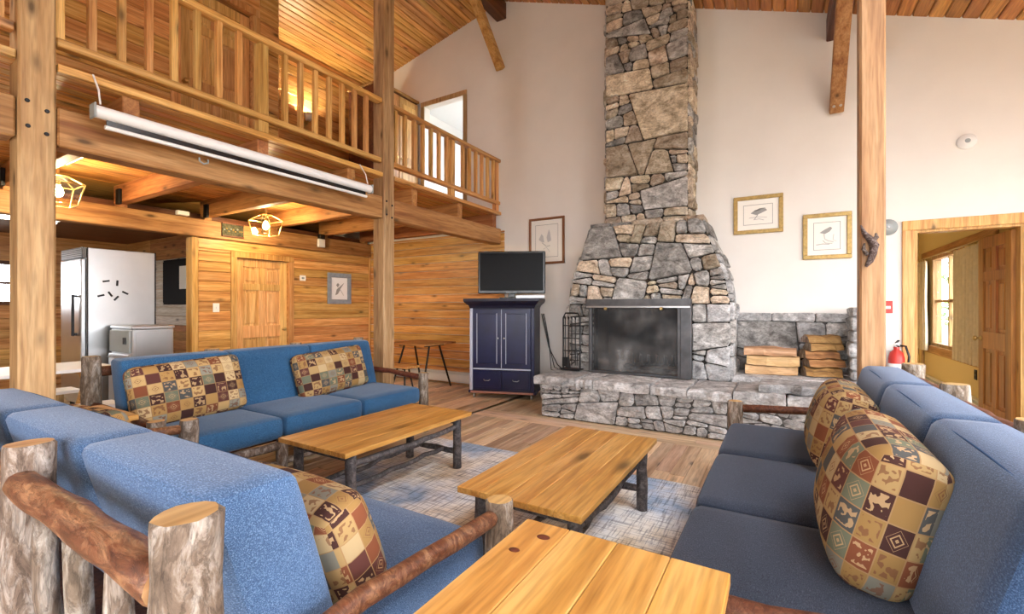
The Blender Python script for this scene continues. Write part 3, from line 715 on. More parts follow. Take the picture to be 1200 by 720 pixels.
# ------------------------------------------------------------------ stonework
def clip(poly, nx, ny, d):
    out = []; k = len(poly)
    for i in range(k):
        a = poly[i]; b = poly[(i+1) % k]; da = nx*a[0]+ny*a[1]-d; db = nx*b[0]+ny*b[1]-d
        if da <= 0: out.append(a)
        if (da < 0 < db) or (db < 0 < da):
            t = da/(da-db); out.append((a[0]+(b[0]-a[0])*t, a[1]+(b[1]-a[1])*t))
    return out
def inside(poly, p):
    s = 0
    for i in range(len(poly)):
        a = poly[i]; b = poly[(i+1) % len(poly)]
        c = (b[0]-a[0])*(p[1]-a[1])-(b[1]-a[1])*(p[0]-a[0])
        if c < -1e-9: return False
    return True
def area2(c): return abs(sum(c[k][0]*c[(k+1) % len(c)][1]-c[(k+1) % len(c)][0]*c[k][1] for k in range(len(c))))/2
def stone_cells(poly, size, seeds=(), sx=1.55, gap=.014, rg=random):
    """random rubble: the face is split again and again by slightly tilted joints until the stones are small enough"""
    out = []; base = size*size*sx
    def rec(c, lim):
        xs = [p[0] for p in c]; ys = [p[1] for p in c]; w = max(xs)-min(xs); h = max(ys)-min(ys); ar = area2(c)
        for s in seeds:
            if inside(c, (s[0], s[1])) and ar < (2*s[2])**2*sx*1.15 and w < 2.6*s[2]*sx and h < 3.2*s[2]: out.append(c); return
        if ar < base*lim and w < h*4.5 and h < w*1.9: out.append(c); return
        if ar < base*.12: out.append(c); return
        vert = w > h*sx*rg.uniform(.8, 1.25)
        for _ in range(8):
            f = rg.uniform(.34, .66); tl = rg.uniform(-.36, .36) if vert else rg.uniform(-.20, .20)
            if vert: nx, ny = math.cos(tl), math.sin(tl); px, py = min(xs)+w*f, min(ys)+h*.5
            else: nx, ny = math.sin(tl), math.cos(tl); px, py = min(xs)+w*.5, min(ys)+h*f
            d = nx*px+ny*py
            if all(abs(nx*s[0]+ny*s[1]-d) > s[2]*(1.0 if not vert else sx*.8) or not inside(c, (s[0], s[1])) for s in seeds): break
        for a_, b_, d_ in ((nx, ny, d-gap/2), (-nx, -ny, -d-gap/2)):
            q = clip(c, a_, b_, d_)
            if len(q) >= 3 and area2(q) > .0006: rec(q, rg.choice((.45,.7,1.0,1.5,2.1)))
    rec(list(poly), 1.0)
    return out
def stone_mesh(c, depth, rg):
    k = len(c); pts = []
    for i in range(k):                      # cut corners, add a jittered midpoint
        a = c[i]; b = c[(i+1) % k]; L = math.hypot(b[0]-a[0], b[1]-a[1])
        if L < .012: pts.append(((a[0]+b[0])/2, (a[1]+b[1])/2)); continue
        q = min(.33, rg.uniform(.006,.035)/L)
        pts.append((a[0]+(b[0]-a[0])*q, a[1]+(b[1]-a[1])*q))
        if L > .09: pts.append(((a[0]+b[0])/2+rg.uniform(-.006,.006), (a[1]+b[1])/2+rg.uniform(-.006,.006)))
        pts.append((a[0]+(b[0]-a[0])*(1-q), a[1]+(b[1]-a[1])*(1-q)))
    k = len(pts); cx = sum(p[0] for p in pts)/k; cy = sum(p[1] for p in pts)/k
    size = max(math.hypot(p[0]-cx, p[1]-cy) for p in pts)
    tq = min(.12, depth*.32/max(size, .03)); tx, ty = rg.uniform(-tq,tq), rg.uniform(-tq,tq)
    def ring(s, d, nz): return [((p[0]-cx)*s+cx, (p[1]-cy)*s+cy, d+((p[0]-cx)*tx+(p[1]-cy)*ty if d > 0 else 0)+rg.uniform(-nz,nz)) for p in pts]
    ins = max(.72, 1-.016/max(size,.03))
    V = ring(1,-.03,0)+ring(1,depth*.55,.003)+ring(ins,depth*.95,.004)+ring(.45,depth*1.02,.008)+[(cx,cy,depth*1.0+rg.uniform(-.008,.008))]
    F = []
    for r in range(3):
        for j in range(k): F.append((r*k+j, r*k+(j+1) % k, (r+1)*k+(j+1) % k, (r+1)*k+j))
    for j in range(k): F.append((3*k+j, 3*k+(j+1) % k, 4*k))
    return V, F
def stones(parent, mats, poly, frame, size, seeds=(), depth=(.02,.055), sx=1.5, gap=.012, seed=1, name='stone', org=(0,0,0)):
    """frame maps (u,v,d) to space"""
    rg = random.Random(seed)
    ar = sum(poly[k][0]*poly[(k+1) % len(poly)][1]-poly[(k+1) % len(poly)][0]*poly[k][1] for k in range(len(poly)))
    if ar < 0: poly = poly[::-1]
    for c in stone_cells(poly, size, seeds, sx, gap, rg):
        V, F = stone_mesh(c, rg.uniform(*depth), rg)
        V = [tuple(Vector(frame(*v))-Vector(org)) for v in V]
        a, b, d = (Vector(frame(*p)) for p in ((0,0,0), (1,0,0), (0,1,0)))
        nrm = (b-a).cross(d-a); out = Vector(frame(0,0,1))-a
        if nrm.dot(out) < 0: F = [f[::-1] for f in F]
        m = MB(); m.add(V, F, 0, False)
        m.build(name, rg.choice(mats), parent)
FPX = -1.45
fp = thing('stone_fireplace', 'tall fieldstone fireplace and chimney with tapered breast against the white wall', 'fireplace', (FPX, WY, 0))
O = (FPX, WY, 0)
def core(name, mat, poly_xz, y0, y1):
    return MB().prism([(p[0]-FPX, p[1]) for p in poly_xz], 'y', y0-WY, y1-WY).build(name, mat, fp)
CY, BY = 5.63, 5.50
cz1 = roof(-1.0)+.02
chim = core('chimney', MORTAR, [(-1.95,2.28), (-.96,2.28), (-.96,roof(-.96)), (-1.95,roof(-1.95))], CY, WY)
# breast core round the firebox
brst = MB()
def addp(poly, y0, y1): brst.prism([(p[0]-FPX, p[1]) for p in poly], 'y', y0-WY, y1-WY)
addp([(-2.40,.47), (-2.06,.47), (-2.06,1.32), (-2.40,1.32)], BY, WY); addp([(-.90,.47), (-.50,.47), (-.50,1.32), (-.90,1.32)], BY, WY)
addp([(-2.40,1.32), (-.50,1.32), (-.56,1.66), (-.80,2.30), (-2.10,2.30), (-2.34,1.66)], BY, WY)
addp([(-2.06,.47), (-.90,.47), (-.90,1.32), (-2.06,1.32)], WY-.15, WY)
brst = brst.build('breast', MORTAR, fp)
fb = MB()
fb.cbox(-2.055-FPX, -.905-FPX, 5.93-WY, 5.99-WY, .48, 1.315).cbox(-2.055-FPX, -2.02-FPX, BY+.02-WY, 5.93-WY, .48, 1.315).cbox(-.94-FPX, -.905-FPX, BY+.02-WY, 5.93-WY, .48, 1.315)
fb.cbox(-2.02-FPX, -.94-FPX, BY+.02-WY, 5.93-WY, .47, .50).cbox(-2.02-FPX, -.94-FPX, BY+.02-WY, 5.93-WY, 1.29, 1.315)
fb.build('firebox', SOOT, fp)
fr_front = lambda Y0: (lambda u, v, d: (u, Y0-d, v))
T3 = [STONE_T]; TG = [STONE_G, STONE_G, STONE_T]; GG = [STONE_G]
stones(fp, [STONE_T,STONE_T,STONE_T,STONE_G], [(-1.95,2.28), (-.96,2.28), (-.96,roof(-.96)-.03), (-1.95,roof(-1.95)-.05)], fr_front(CY), .155,
       [(-1.49,3.70,.25), (-1.40,4.20,.20), (-1.20,2.64,.17), (-1.58,2.96,.17), (-1.42,3.20,.14), (-1.27,2.98,.11), (-1.80,4.75,.13)], (.015,.045), seed=3, org=O)
fr_side = lambda X0, sgn: (lambda u, v, d: (X0+sgn*d, u, v))
stones(fp, [STONE_T,STONE_T,STONE_G], [(CY+.0,2.28), (WY,2.28), (WY,roof(-.9)-.04), (CY,roof(-.9)-.04)], fr_side(-.96,1), .19, seed=4, depth=(.015,.04), org=O)
stones(fp, [STONE_T,STONE_T,STONE_G], [(CY+.0,2.28), (WY,2.28), (WY,roof(-1.95)-.05), (CY,roof(-1.95)-.05)], fr_side(-1.95,-1), .19, seed=5, depth=(.015,.04), org=O)
stones(fp, [STONE_G,STONE_G,STONE_T], [(-2.40,1.34), (-.50,1.34), (-.56,1.66), (-.80,2.30), (-2.10,2.30), (-2.34,1.66)], fr_front(BY), .14,
       [(-1.73,1.98,.20), (-1.22,1.86,.17), (-1.50,1.58,.15), (-2.06,1.80,.12)], (.025,.065), seed=6, org=O)
stones(fp, GG, [(-2.40,.48), (-2.07,.48), (-2.07,1.33), (-2.40,1.33)], fr_front(BY), .12, [], (.02,.055), sx=2.0, seed=7, org=O)
stones(fp, [STONE_H,STONE_G], [(-.89,.48), (-.50,.48), (-.50,1.33), (-.89,1.33)], fr_front(BY), .13, [(-.70,.92,.17), (-.60,1.24,.10)], (.02,.055), sx=1.4, seed=8, org=O)
# sloping sides of the breast
for sx_, xs in ((1, (-.50,-.50,-.56,-.80)), (-1, (-2.40,-2.40,-2.34,-2.10))):
    def fr(u, v, d, xs=xs, sx_=sx_):
        zz = (.48, 1.32, 1.66, 2.30)
        for k in range(3):
            if v <= zz[k+1] or k == 2: x = xs[k]+(xs[k+1]-xs[k])*(v-zz[k])/(zz[k+1]-zz[k]); break
        return (x+sx_*d, u, v)
    stones(fp, [STONE_H,STONE_G] if sx_ > 0 else GG, [(BY,.48), (WY,.48), (WY,2.30), (BY,2.30)], fr, .21, seed=9+sx_, depth=(.02,.05), org=O)
# uneven ledge where the breast meets the chimney
rgs = random.Random(5)
for (xa, xb) in ((-2.12,-1.86), (-1.84,-1.60), (-1.58,-1.22), (-1.20,-.98), (-.96,-.76)):
    m = MB().cbox(xa-FPX, xb-FPX, BY-.02-WY, CY+.06-WY, 2.27, 2.33+rgs.uniform(0,.04), .02)
    m.V = [(v[0]+rgs.uniform(-.012,.012), v[1]+rgs.uniform(-.012,.012), v[2]+rgs.uniform(-.01,.01)) for v in m.V]
    m.build('ledge_stone', STONE_T if rgs.random() < .6 else STONE_G, fp)
for (xa, xb) in ((-.96,-.78), (-2.10,-1.95)):
    m = MB().cbox(xa-FPX, xb-FPX, CY+.07-WY, -.01, 2.27, 2.34, .02); m.build('ledge_stone', STONE_G, fp)

# hearth: stone front, thick capping slabs, and the wood nook to its right
he = thing('stone_hearth', 'raised grey stone hearth with thick capping slabs below the firebox', 'hearth', (FPX, 5.4, 0)); OH = (FPX, 5.4, 0)
HX0, HX1, HY = -2.50, .72, 4.86
MB().cbox(HX0+.02-FPX, HX1-FPX, HY-5.4, WY-.0-5.4, 0, .39).build('bed', MORTAR_L, he)
stones(he, [STONE_H], [(HX0+.02,.01), (-.47,.01), (-.47,.385), (HX0+.02,.385)], fr_front(HY), .10,
       [(-1.80,.155,.14), (-1.31,.11,.10)], (.015,.04), sx=1.9, gap=.010, seed=12, org=OH)
stones(he, [STONE_H], [(-.46,.01), (HX1,.01), (HX1,.385), (-.46,.385)], fr_front(HY), .11, [], (.015,.04), sx=1.9, gap=.010, seed=13, org=OH)
stones(he, [STONE_H,STONE_G], [(HY,.01), (WY,.01), (WY,.385), (HY,.385)], fr_side(HX0+.02,-1), .15, [], (.01,.03), sx=1.9, seed=14, org=OH)
rgs = random.Random(11)
def slab(x0, x1, y0, y1, z0, z1, mat=None, par=None, nm='cap_slab', rag=.016):
    # uneven slab: subdivided outline with ragged front
    n = 7; V = []; F = []
    prof = [(x0+(x1-x0)*i/n, y0+rgs.uniform(-rag,rag)) for i in range(n+1)]+[(x1, y0+(y1-y0)*.5), (x1,y1), (x0,y1), (x0,y0+(y1-y0)*.5)]
    k = len(prof); cx = (x0+x1)/2; cy = (y0+y1)/2
    for z, s in ((z0,.985), (z0+.3*(z1-z0),1.0), (z1-.22*(z1-z0),1.0), (z1,.955)):
        for p in prof: V.append((cx+(p[0]-cx)*s-FPX+rgs.uniform(-.004,.004), cy+(p[1]-cy)*s-5.4+rgs.uniform(-.004,.004), z+rgs.uniform(-.006,.006)))
    for r in range(3):
        for j in range(k): F.append((r*k+j, r*k+(j+1) % k, (r+1)*k+(j+1) % k, (r+1)*k+j))
    F.append(tuple(range(k-1,-1,-1)))
    cidx = len(V); V.append((cx-FPX, cy-5.4, z1+.004))
    for j in range(k): F.append((3*k+j, 3*k+(j+1) % k, cidx))
    MB().add(V, F).build(nm, mat or STONE_H, par or he)
for x0, x1 in ((-2.56,-2.02), (-2.01,-1.83), (-1.82,-1.20), (-1.19,-.83), (-.82,-.42)): slab(x0, x1, HY-.07, BY+.02, .385, .49+rgs.uniform(-.012,.008))
slab(-.41, .02, HY-.06, 5.50, .385, .50); slab(.03, .70, HY-.05, 5.50, .385, .49); slab(-.20, .40, HY+.02, 5.30, .50, .575, rag=.03)
slab(-.48, .70, 5.51, WY-.1, .385, .555, rag=.004); slab(-2.5, -2.41, BY+.03, WY-.02, .385, .485)
# low stone wall behind the firewood and its side pier
nw = thing('stone_nook_wall', 'low grey stone wall of the firewood nook below two framed prints', 'stone wall', (.1, WY, .4)); ON = (.1, WY, .4)
MB().cbox(-.58, .55, -.07, -.001, .16, .82).build('backing', MORTAR_L, nw)
stones(nw, [STONE_H,STONE_G,STONE_H], [(-.48,.565), (.64,.565), (.64,1.13), (-.48,1.13)], fr_front(WY-.07), .18, [(-.18,1.0,.19), (.36,1.06,.10), (.02,.88,.09)], (.015,.04), seed=21, org=ON)
for x0, x1 in ((-.49,-.12), (-.11,.30), (.31,.66)):
    m = MB().cbox(x0-.1, x1-.1, -.115, -.001, .735, .83, .012); m.V = [(a+rgs.uniform(-.006,.006), b+rgs.uniform(-.006,.003)*.5, c+rgs.uniform(-.006,.006)) for a,b,c in m.V]; m.build('cap_stone', STONE_H, nw)
z = .16
for h in (.10,.13,.15,.12,.14,.10):
    m = MB().cbox(.47+rgs.uniform(-.02,.02), .62, -.50+rgs.uniform(-.02,.02), -.118, z+.004, z+h-.004, .018); m.V = [(a+rgs.uniform(-.008,.008), b+rgs.uniform(-.006,.0), c) for a,b,c in m.V]; m.build('pier_stone', STONE_H, nw); z += h
# firewood
def split_log(label, p, L, w, h, rz, mats, tilt=0, grp='split firewood in the stone nook'):
    prof = [(-w/2,0), (w*.45,-.005), (w/2,h*.5), (w*.12,h), (-w*.38,h*.82)]
    t = thing('firewood_log', label, 'firewood', p, rz, grp)
    V = []; F = []; k = 5; ns = 5
    for i in range(ns+1):
        x = -L/2+L*i/ns
        for a, b in prof: V.append((x+(rgs.uniform(-.01,.01) if 0 < i < ns else 0), a+rgs.uniform(-.014,.014), b+rgs.uniform(-.010,.010)+tilt*x+.010))
    for i in range(ns):
        for j in range(k): F.append((i*k+j, i*k+(j+1) % k, (i+1)*k+(j+1) % k, (i+1)*k+j))
    m = MB()
    for f in F: pass
    m.add(V, F, 0); m.build('split_wood', mats[0], t)
    for vs, dx, order in ((V[:k], -.002, range(k-1,-1,-1)), (V[-k:], .002, range(k))):
        MB().add([(v[0]+dx, v[1], v[2]) for v in vs], [tuple(order)]).build('cut_end', mats[1], t)
SPLIT = wood('split_wood_pale', (.72,.50,.30), (.58,.36,.18), (.36,.19,.08), 'x', .8, knots=False, across=22)
SPLITD = wood('split_wood_brown', (.42,.23,.09), (.29,.135,.045), (.13,.055,.02), 'x', .8, knots=False, across=22)
zz = .556
for i, (dx, w, h, rz, d) in enumerate(((0,.17,.10,.05,'bottom'), (.02,.18,.105,-.03,'middle'), (-.01,.17,.09,.02,'top'))):
    split_log('pale split log at the %s of the left firewood pile' % d, (-.12+dx, 5.78, zz), .50, w, h, rz, (SPLIT, CUT)); zz += h
zz = .556
for i, (dx, w, h, d) in enumerate(((0,.17,.10,'bottom'), (.02,.18,.09,'second from bottom'), (-.02,.17,.085,'middle'), (.02,.16,.08,'second from top'), (.0,.15,.08,'top'))):
    split_log('brown split log, %s of the right firewood pile' % d, (.345+dx, 5.84+.01*i, zz), .34, w, h, .35+.05*i, (SPLITD, BARK)); zz += h

# spark screen, grate, tools
ss = thing('fireplace_screen', 'grey metal hooded spark screen with mesh panel in front of the firebox', 'fire screen', (-1.48, 5.40, .49))
hd = MB(); hd.prism([(-.64,.80), (.60,.80), (.60,.905), (-.64,.905)], 'y', -.05, .03); hd.build('hood', GREYMET, ss)
MB().cbox(-.63, .59, -.062, -.05, .80, .822, .003).build('hood_lip', NICKEL, ss)
for x in (-.61, .45): MB().cbox(x, x+.035, -.03, .03, .0, .80, .004).build('frame_post', GREYMET, ss)
MB().cbox(.485, .60, -.04, .03, 0, .80, .004).build('side_panel', GREYMET, ss)
MB().cbox(-.575, .45, -.03, .03, 0, .03, .004).build('bottom_bar', GREYMET, ss)
MB().cbox(-.575, .45, -.006, .0, .03, .80).build('mesh_panel', MESHM, ss)
for x in (-.38, .28): MB().lathe([(.018,0), (.022,.012), (.012,.03)], 8, mat=Matrix.Rotation(R(90),4,'X'), loc=(x,-.05,.79)).build('handle', BRASS, ss)
gr = thing('fire_grate', 'iron log grate inside the dark firebox', 'grate', (-1.38, 5.70, .50))
for i in range(7):
    x = -.30+.1*i
    MB().tube([(x,.16,.20), (x,.14,.09), (x,-.10,.09), (x,-.15,.13), (x,-.17,.22)], .012, 6).build('bar', NICKEL, gr)
for y in (-.1,.12): MB().tube([(-.36,y,.0), (-.34,y,.078), (.34,y,.078), (.36,y,.0)], .012, 6).build('foot_rail', GREYMET, gr)
ASH = flat('pale_ash', (.45,.44,.43), .95, nz=.4, scale=25)
m = MB(); g = []
for i in range(9):
    g.append([(-.4+.8*j/12, -.18+.36*i/8, .004+(.05 if 0 < i < 8 and 0 < j < 12 else 0)*random.random()) for j in range(13)])
tag(m.sheet(g, 0, False).build('ash_bed', ASH), 'pale grey ash under the grate in the firebox', 'ash', kind='stuff').location = (-1.38, 5.70, .53)
ft = thing('fireplace_tools', 'black iron fireplace tool stand on the left end of the hearth', 'tool stand', (-2.30, 5.36, .502))
MB().cbox(-.14, .12, -.07, .07, 0, .02, .004).build('base', IRON, ft)
MB().tube([(-.13,0,.02), (-.13,0,.66), (-.10,0,.72), (.07,0,.72), (.10,0,.66), (.10,0,.02)], .010, 8).build('stand_frame', IRON, ft)
for z in (.24, .40, .56): MB().tube([(-.13,0,z), (.10,0,z)], .007, 6).build('cross_bar', IRON, ft)
for i, x in enumerate((-.09,-.045,0,.05)):
    h = MB().tube([(x,-.03,.06), (x,-.03,.62), (x+.01,-.035,.67), (x-.01,-.035,.68), (x,-.03,.64)], .007, 6)
    if i == 0: h.cbox(x-.04, x+.04, -.035, -.025, .04, .16, .003)
    if i == 1:
        for k in range(7): h.tube([(x,-.03,.18), (x-.03+.01*k,-.04+.005*(k % 3),.03)], .006, 5)
    if i == 2: h.tube([(x,-.03,.08), (x+.035,-.03,.10), (x+.035,-.03,.13)], .007, 5)
    if i == 3: h.tube([(x,-.03,.3), (x+.03,-.03,.2), (x+.02,-.03,.06)], .006, 5)
    h.build(('shovel','brush','poker','tongs')[i], IRON, ft)
# ------------------------------------------------------------------ upholstery helpers
def soft_box(x0, x1, y0, y1, z0, z1, r, puff=(0,0,0), n=(9,7,5), shear=0.0, squeeze=0.0, uvsize=None):
    """rounded, puffed box; every face is a grid. returns verts, faces, uv"""
    c = ((x0+x1)/2, (y0+y1)/2, (z0+z1)/2); h = ((x1-x0)/2, (y1-y0)/2, (z1-z0)/2)
    V = []; F = []; UV = []
    def warp(k, i): return math.sin((2*i/k-1)*math.pi/2*.86)/math.sin(math.pi/2*.86)
    for ax in range(3):
        o1, o2 = (ax+1) % 3, (ax+2) % 3
        for sg in (-1, 1):
            b = len(V)
            for i in range(n[o1]+1):
                for j in range(n[o2]+1):
                    p = [0,0,0]; p[ax] = sg*h[ax]; p[o1] = h[o1]*warp(n[o1], i); p[o2] = h[o2]*warp(n[o2], j)
                    if uvsize:
                        L, Hh = uvsize
                        if ax == 1: uv = (sg*p[0]*-1 if sg < 0 else p[0]+L*3.3, p[2])
                        elif ax == 0: uv = (sg*(h[0]+h[1]+p[1]), p[2])
                        else: uv = (p[0], sg*(h[2]+h[1]+p[1]))
                        UV.append((uv[0]/L+.5, uv[1]/Hh+.5))
                    q = [max(-(h[k]-r), min(h[k]-r, p[k])) for k in range(3)]
                    d = Vector([p[k]-q[k] for k in range(3)])
                    if d.length > 1e-6: d = d.normalized()*r
                    w = [q[k]+d[k] for k in range(3)]
                    t = [w[k]/h[k] for k in range(3)]
                    for k in range(3):
                        a, e = (k+1) % 3, (k+2) % 3
                        w[k] += puff[k]*t[k]*(1-min(1,t[a]*t[a]))*(1-min(1,t[e]*t[e]))
                    if squeeze:
                        w[1] *= 1-squeeze*max(abs(t[0])**5, abs(t[2])**5)
                    w[1] += shear*(w[2]+h[2])
                    V.append((c[0]+w[0], c[1]+w[1], c[2]+w[2]))
            nc = n[o2]+1
            for i in range(n[o1]):
                for j in range(n[o2]):
                    f = (b+i*nc+j, b+(i+1)*nc+j, b+(i+1)*nc+j+1, b+i*nc+j+1)
                    F.append(f if sg > 0 else f[::-1])
    return V, F, UV
def soft(name, mat, parent, *a, **k):
    V, F, UV = soft_box(*a, **k); m = MB(); m.add(V, F, 0, True)
    return m.build(name, mat, parent, uv=UV if UV else None)
def sofa(label, loc, rz, L, posts, den, bark, rail, arm, fronts, den2=None):
    t = thing('log_sofa', label, 'sofa', loc, rz, 'blue cushioned log sofas')
    w = (L-.13)/3
    for x in posts: MB().log((x,1.02,0), (x+random.uniform(-.008,.008),1.02,.95 if x in (posts[0],posts[-1]) else .94), .060, .054, 14, 9, .006, .06).build('back_post', [bark, CUT], t)
    for x in (0, L): MB().log((x,.03,0), (x,.03,.615), .054, .050, 14, 8, .006, .06).build('front_post', [bark, CUT], t)
    for x in (.065+w, .065+2*w): MB().log((x,.05,0), (x,.05,.315), .042, .04, 10, 5, .004, .06).build('front_leg', [bark, CUT], t)
    for x in (0, L):
        MB().log((x,.08,.565), (x,.98,.60), .028, .026, 12, 8, .008, .06, sag=-.012).build('arm_rail', [arm, CUT], t)
        MB().log((x,.08,.25), (x,.98,.25), .032, .032, 10, 6, .006, .06).build('side_rail', [rail, CUT], t)
    for xa, xb in zip(fronts, fronts[1:]):
        MB().log((xa,.05,.262), (xb,.05,.262), .034, .032, 10, 6, .006, .07).build('front_rail', [rail, CUT], t)
    MB().log((.05,.07,.12), (L-.05,.07,.13), .026, .024, 10, 9, .008, .07).build('stretcher', [rail, CUT], t)
    MB().cbox(.05, L-.05, .09, .97, .285, .31, .004).build('seat_deck', RAILDK, t)
    for xa, xb in zip(posts, posts[1:]):
        MB().log((xa+.02,1.04,.835), (xb-.02,1.04,.845), .038, .035, 14, 9, .006, .04).build('back_rail', [arm, CUT], t)
        MB().log((xa+.05,1.04,.22), (xb-.05,1.04,.22), .036, .036, 10, 5, .006, .06).build('lower_back_rail', [rail, CUT], t)
        ns = 4
        for i in range(1, ns):
            x = xa+(xb-xa)*i/ns; MB().log((x+random.uniform(-.02,.02),1.04,.24), (x+random.uniform(-.03,.03),1.04,.815), .026, .023, 9, 6, .012, .07).build('spindle', [bark, CUT], t)
    for i in range(3):
        x0 = .065+w*i+.004; x1 = x0+w-.008
        soft('seat_cushion', den, t, x0, x1, .0, .72, .315, .478, .045, (.004,.006,.016), (12,10,5))
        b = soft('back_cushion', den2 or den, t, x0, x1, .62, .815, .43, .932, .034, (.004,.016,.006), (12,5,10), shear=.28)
        # welt along the top edges of the back cushion
        for yy, zz in ((.634,.919), (.801,.919)):
            y = yy+.28*(zz-.43)
            MB().tube([(x0+.04+(x1-x0-.08)*k/8, y+.001 if yy < .7 else y-.001, zz+.006*math.sin(math.pi*k/8)) for k in range(9)], .003, 6).build('welt', PIPING, b)
    return t
def pillow(label, sofa_loc, rz, lx, ly, lz, lean, L, Hh, T, mat, roll=0, grp='patchwork bolster pillows on the sofas', yaw=0):
    V, F, UV = soft_box(-L/2, L/2, -T/2, T/2, 0, Hh, T*.33, (.0,.04,.0), (16,7,14), squeeze=.26, uvsize=(L, Hh))
    m = MB(); m.add(V, F, 0, True); o = m.build('patchwork_pillow', mat, None, center=False, uv=UV)
    c, s = math.cos(rz), math.sin(rz)
    o.location = (sofa_loc[0]+c*lx-s*ly, sofa_loc[1]+s*lx+c*ly, lz); o.rotation_euler = (-lean, roll, rz+yaw)
    return tag(o, label, 'pillow', grp)
SA, SB, SCC = (-3.20,1.25,0), (-.87,1.40,0), (-.33,3.69,0)
LA, LB, LC = 2.36, 2.24, 2.48
sofa('bright blue log sofa under the loft behind the long coffee table', SA, R(90), LA, (0,.79,1.57,LA), DENIM, BARK, BARK, RAILDK, (.05,.80,1.56,LA-.05))
sofa('blue log sofa seen from behind at lower left, its log back showing', SB, R(180), LB, (0,.84,1.50,LB), DENIM_P, BARK, PEEL, PEEL, (.05,.77,1.47,LB-.05))
sofa('blue log sofa along the right edge facing the coffee tables', SCC, R(-90), LC, (0,.80,1.60,LC), DENIM_SHADED, BARK, RAILDK, RAILDK, (.05,.82,1.58,LC-.05), DENIM_LIT)
pillow('tan patchwork pillow on the left seat of the sofa under the loft', SA, R(90), .44, .53, .475, R(17), .74, .44, .17, PATCH1, R(-3))
pillow('greyish patchwork pillow on the right seat of the sofa under the loft', SA, R(90), 1.68, .53, .475, R(17), .76, .42, .16, PATCH2, R(-4))
pillow('nearest patchwork pillow on the right-hand sofa, largest in view', SCC, R(-90), 1.76, .53, .475, R(15), .68, .44, .22, PATCH3, R(0))
pillow('patchwork pillow on the far seat of the right-hand sofa', SCC, R(-90), .72, .53, .475, R(15), .64, .42, .21, PATCH3, R(0))
pillow('patchwork pillow on the near end of the lower left sofa', SB, R(180), .41, .49, .478, R(22), .62, .33, .18, PATCH3, R(0))
pillow('patchwork pillow peeking over the far end of the lower left sofa back', SB, R(180), 1.84, .54, .478, R(14), .60, .37, .15, PATCH1, R(3))

# ------------------------------------------------------------------ tables
def log_table(name, label, x0, x1, y0, y1, z, nb, cat, leg=TLOG, low=True, zoff=0.0, grp=None):
    cx, cy = (x0+x1)/2, (y0+y1)/2; t = thing(name, label, cat, (cx,cy,zoff), 0, grp); z -= zoff
    a, b = (x1-x0)/2, (y1-y0)/2; w = 2*a/nb; th = .03
    for i in range(nb):
        MB().cbox(-a+w*i+.0006, -a+w*(i+1)-.0006, -b, b, z-th, z, .0025).build('top_plank', HONEY_Y, t)
    lx, ly = a-.07, b-.10; zt = z-th
    for sx in (-1,1):
        for sy in (-1,1):
            MB().log((sx*lx,sy*ly,0), (sx*lx*.99,sy*ly,zt), .034, .032, 12, 6, .003, .05).build('leg', [leg, CUT], t)
    for sy in (-1,1):
        MB().bar((-lx,sy*ly,zt-.03), (lx,sy*ly,zt-.03), .05, .045, .006).build('apron', leg, t)
        if low: MB().log((-lx,sy*ly,.13), (lx,sy*ly,.13), .022, .022, 10, 5, .005, .07).build('end_stretcher', [leg, CUT], t)
    for sx in (-1,1):
        MB().log((sx*lx,-ly,zt-.07), (sx*lx,ly,zt-.07), .022, .020, 10, 8, .010, .08, sag=.02).build('side_rail', [leg, CUT], t)
        if low: MB().log((sx*lx*.45,-ly,.135), (sx*lx*.45,ly,.135), .018, .017, 8, 9, .014, .08).build('long_stretcher', [leg, CUT], t)
    return t
log_table('coffee_table', 'long honey pine coffee table in front of the sofa under the loft', -2.82, -2.17, 1.76, 3.00, .45, 5, 'coffee table', zoff=.0145, grp='log-legged pine coffee tables')
log_table('coffee_table', 'honey pine coffee table at the centre, nearest the hearth', -1.33, -.70, 1.72, 3.00, .45, 5, 'coffee table', zoff=.0145, grp='log-legged pine coffee tables')
log_table('end_table', 'honey pine end table with dark knots at the bottom foreground', -.645, -.105, .58, 1.17, .68, 4, 'end table', leg=RAILDK, grp='pine end tables')
log_table('end_table', 'pine end table in the corner beside the left arm of the sofa under the loft', -3.72, -3.19, .58, 1.15, .68, 4, 'end table', leg=BARK, grp='pine end tables')
# two dark knots on the foreground table top are real inset plugs
for kx, ky, kr in ((-.555,1.095,.016), (-.59,1.00,.013)):
    m = MB().lathe([(kr,0), (kr,.0012), (kr*.6,.0016)], 14); o = m.build('wood_knot', DARKBEAM, bpy.data.objects['end_table']); o.location = (kx+.375, ky-.875, .6795); o.scale = (1.3,1,1)
# rug
rg_ = MB(); nx, ny = 28, 22; g = []
for i in range(ny+1): g.append([(-1.29+2.58*j/nx+.006*math.sin(i*1.7), -1.0+2.0*i/ny+.006*math.sin(j*1.3), .012+.0015*math.sin(i*2.1+j*1.3)) for j in range(nx+1)])
rg_.sheet(g)
for side in (0, 1):
    e = [g[0], g[-1]][side]; rg_.sheet([[(p[0],p[1],.0) for p in e], e] if side == 0 else [e, [(p[0],p[1],.0) for p in e]])
o = rg_.build('area_rug', RUG, None, center=False); o.location = (-1.69, 2.48, .001)
tag(o, 'distressed cream, blue and tan area rug under the coffee tables', 'rug')

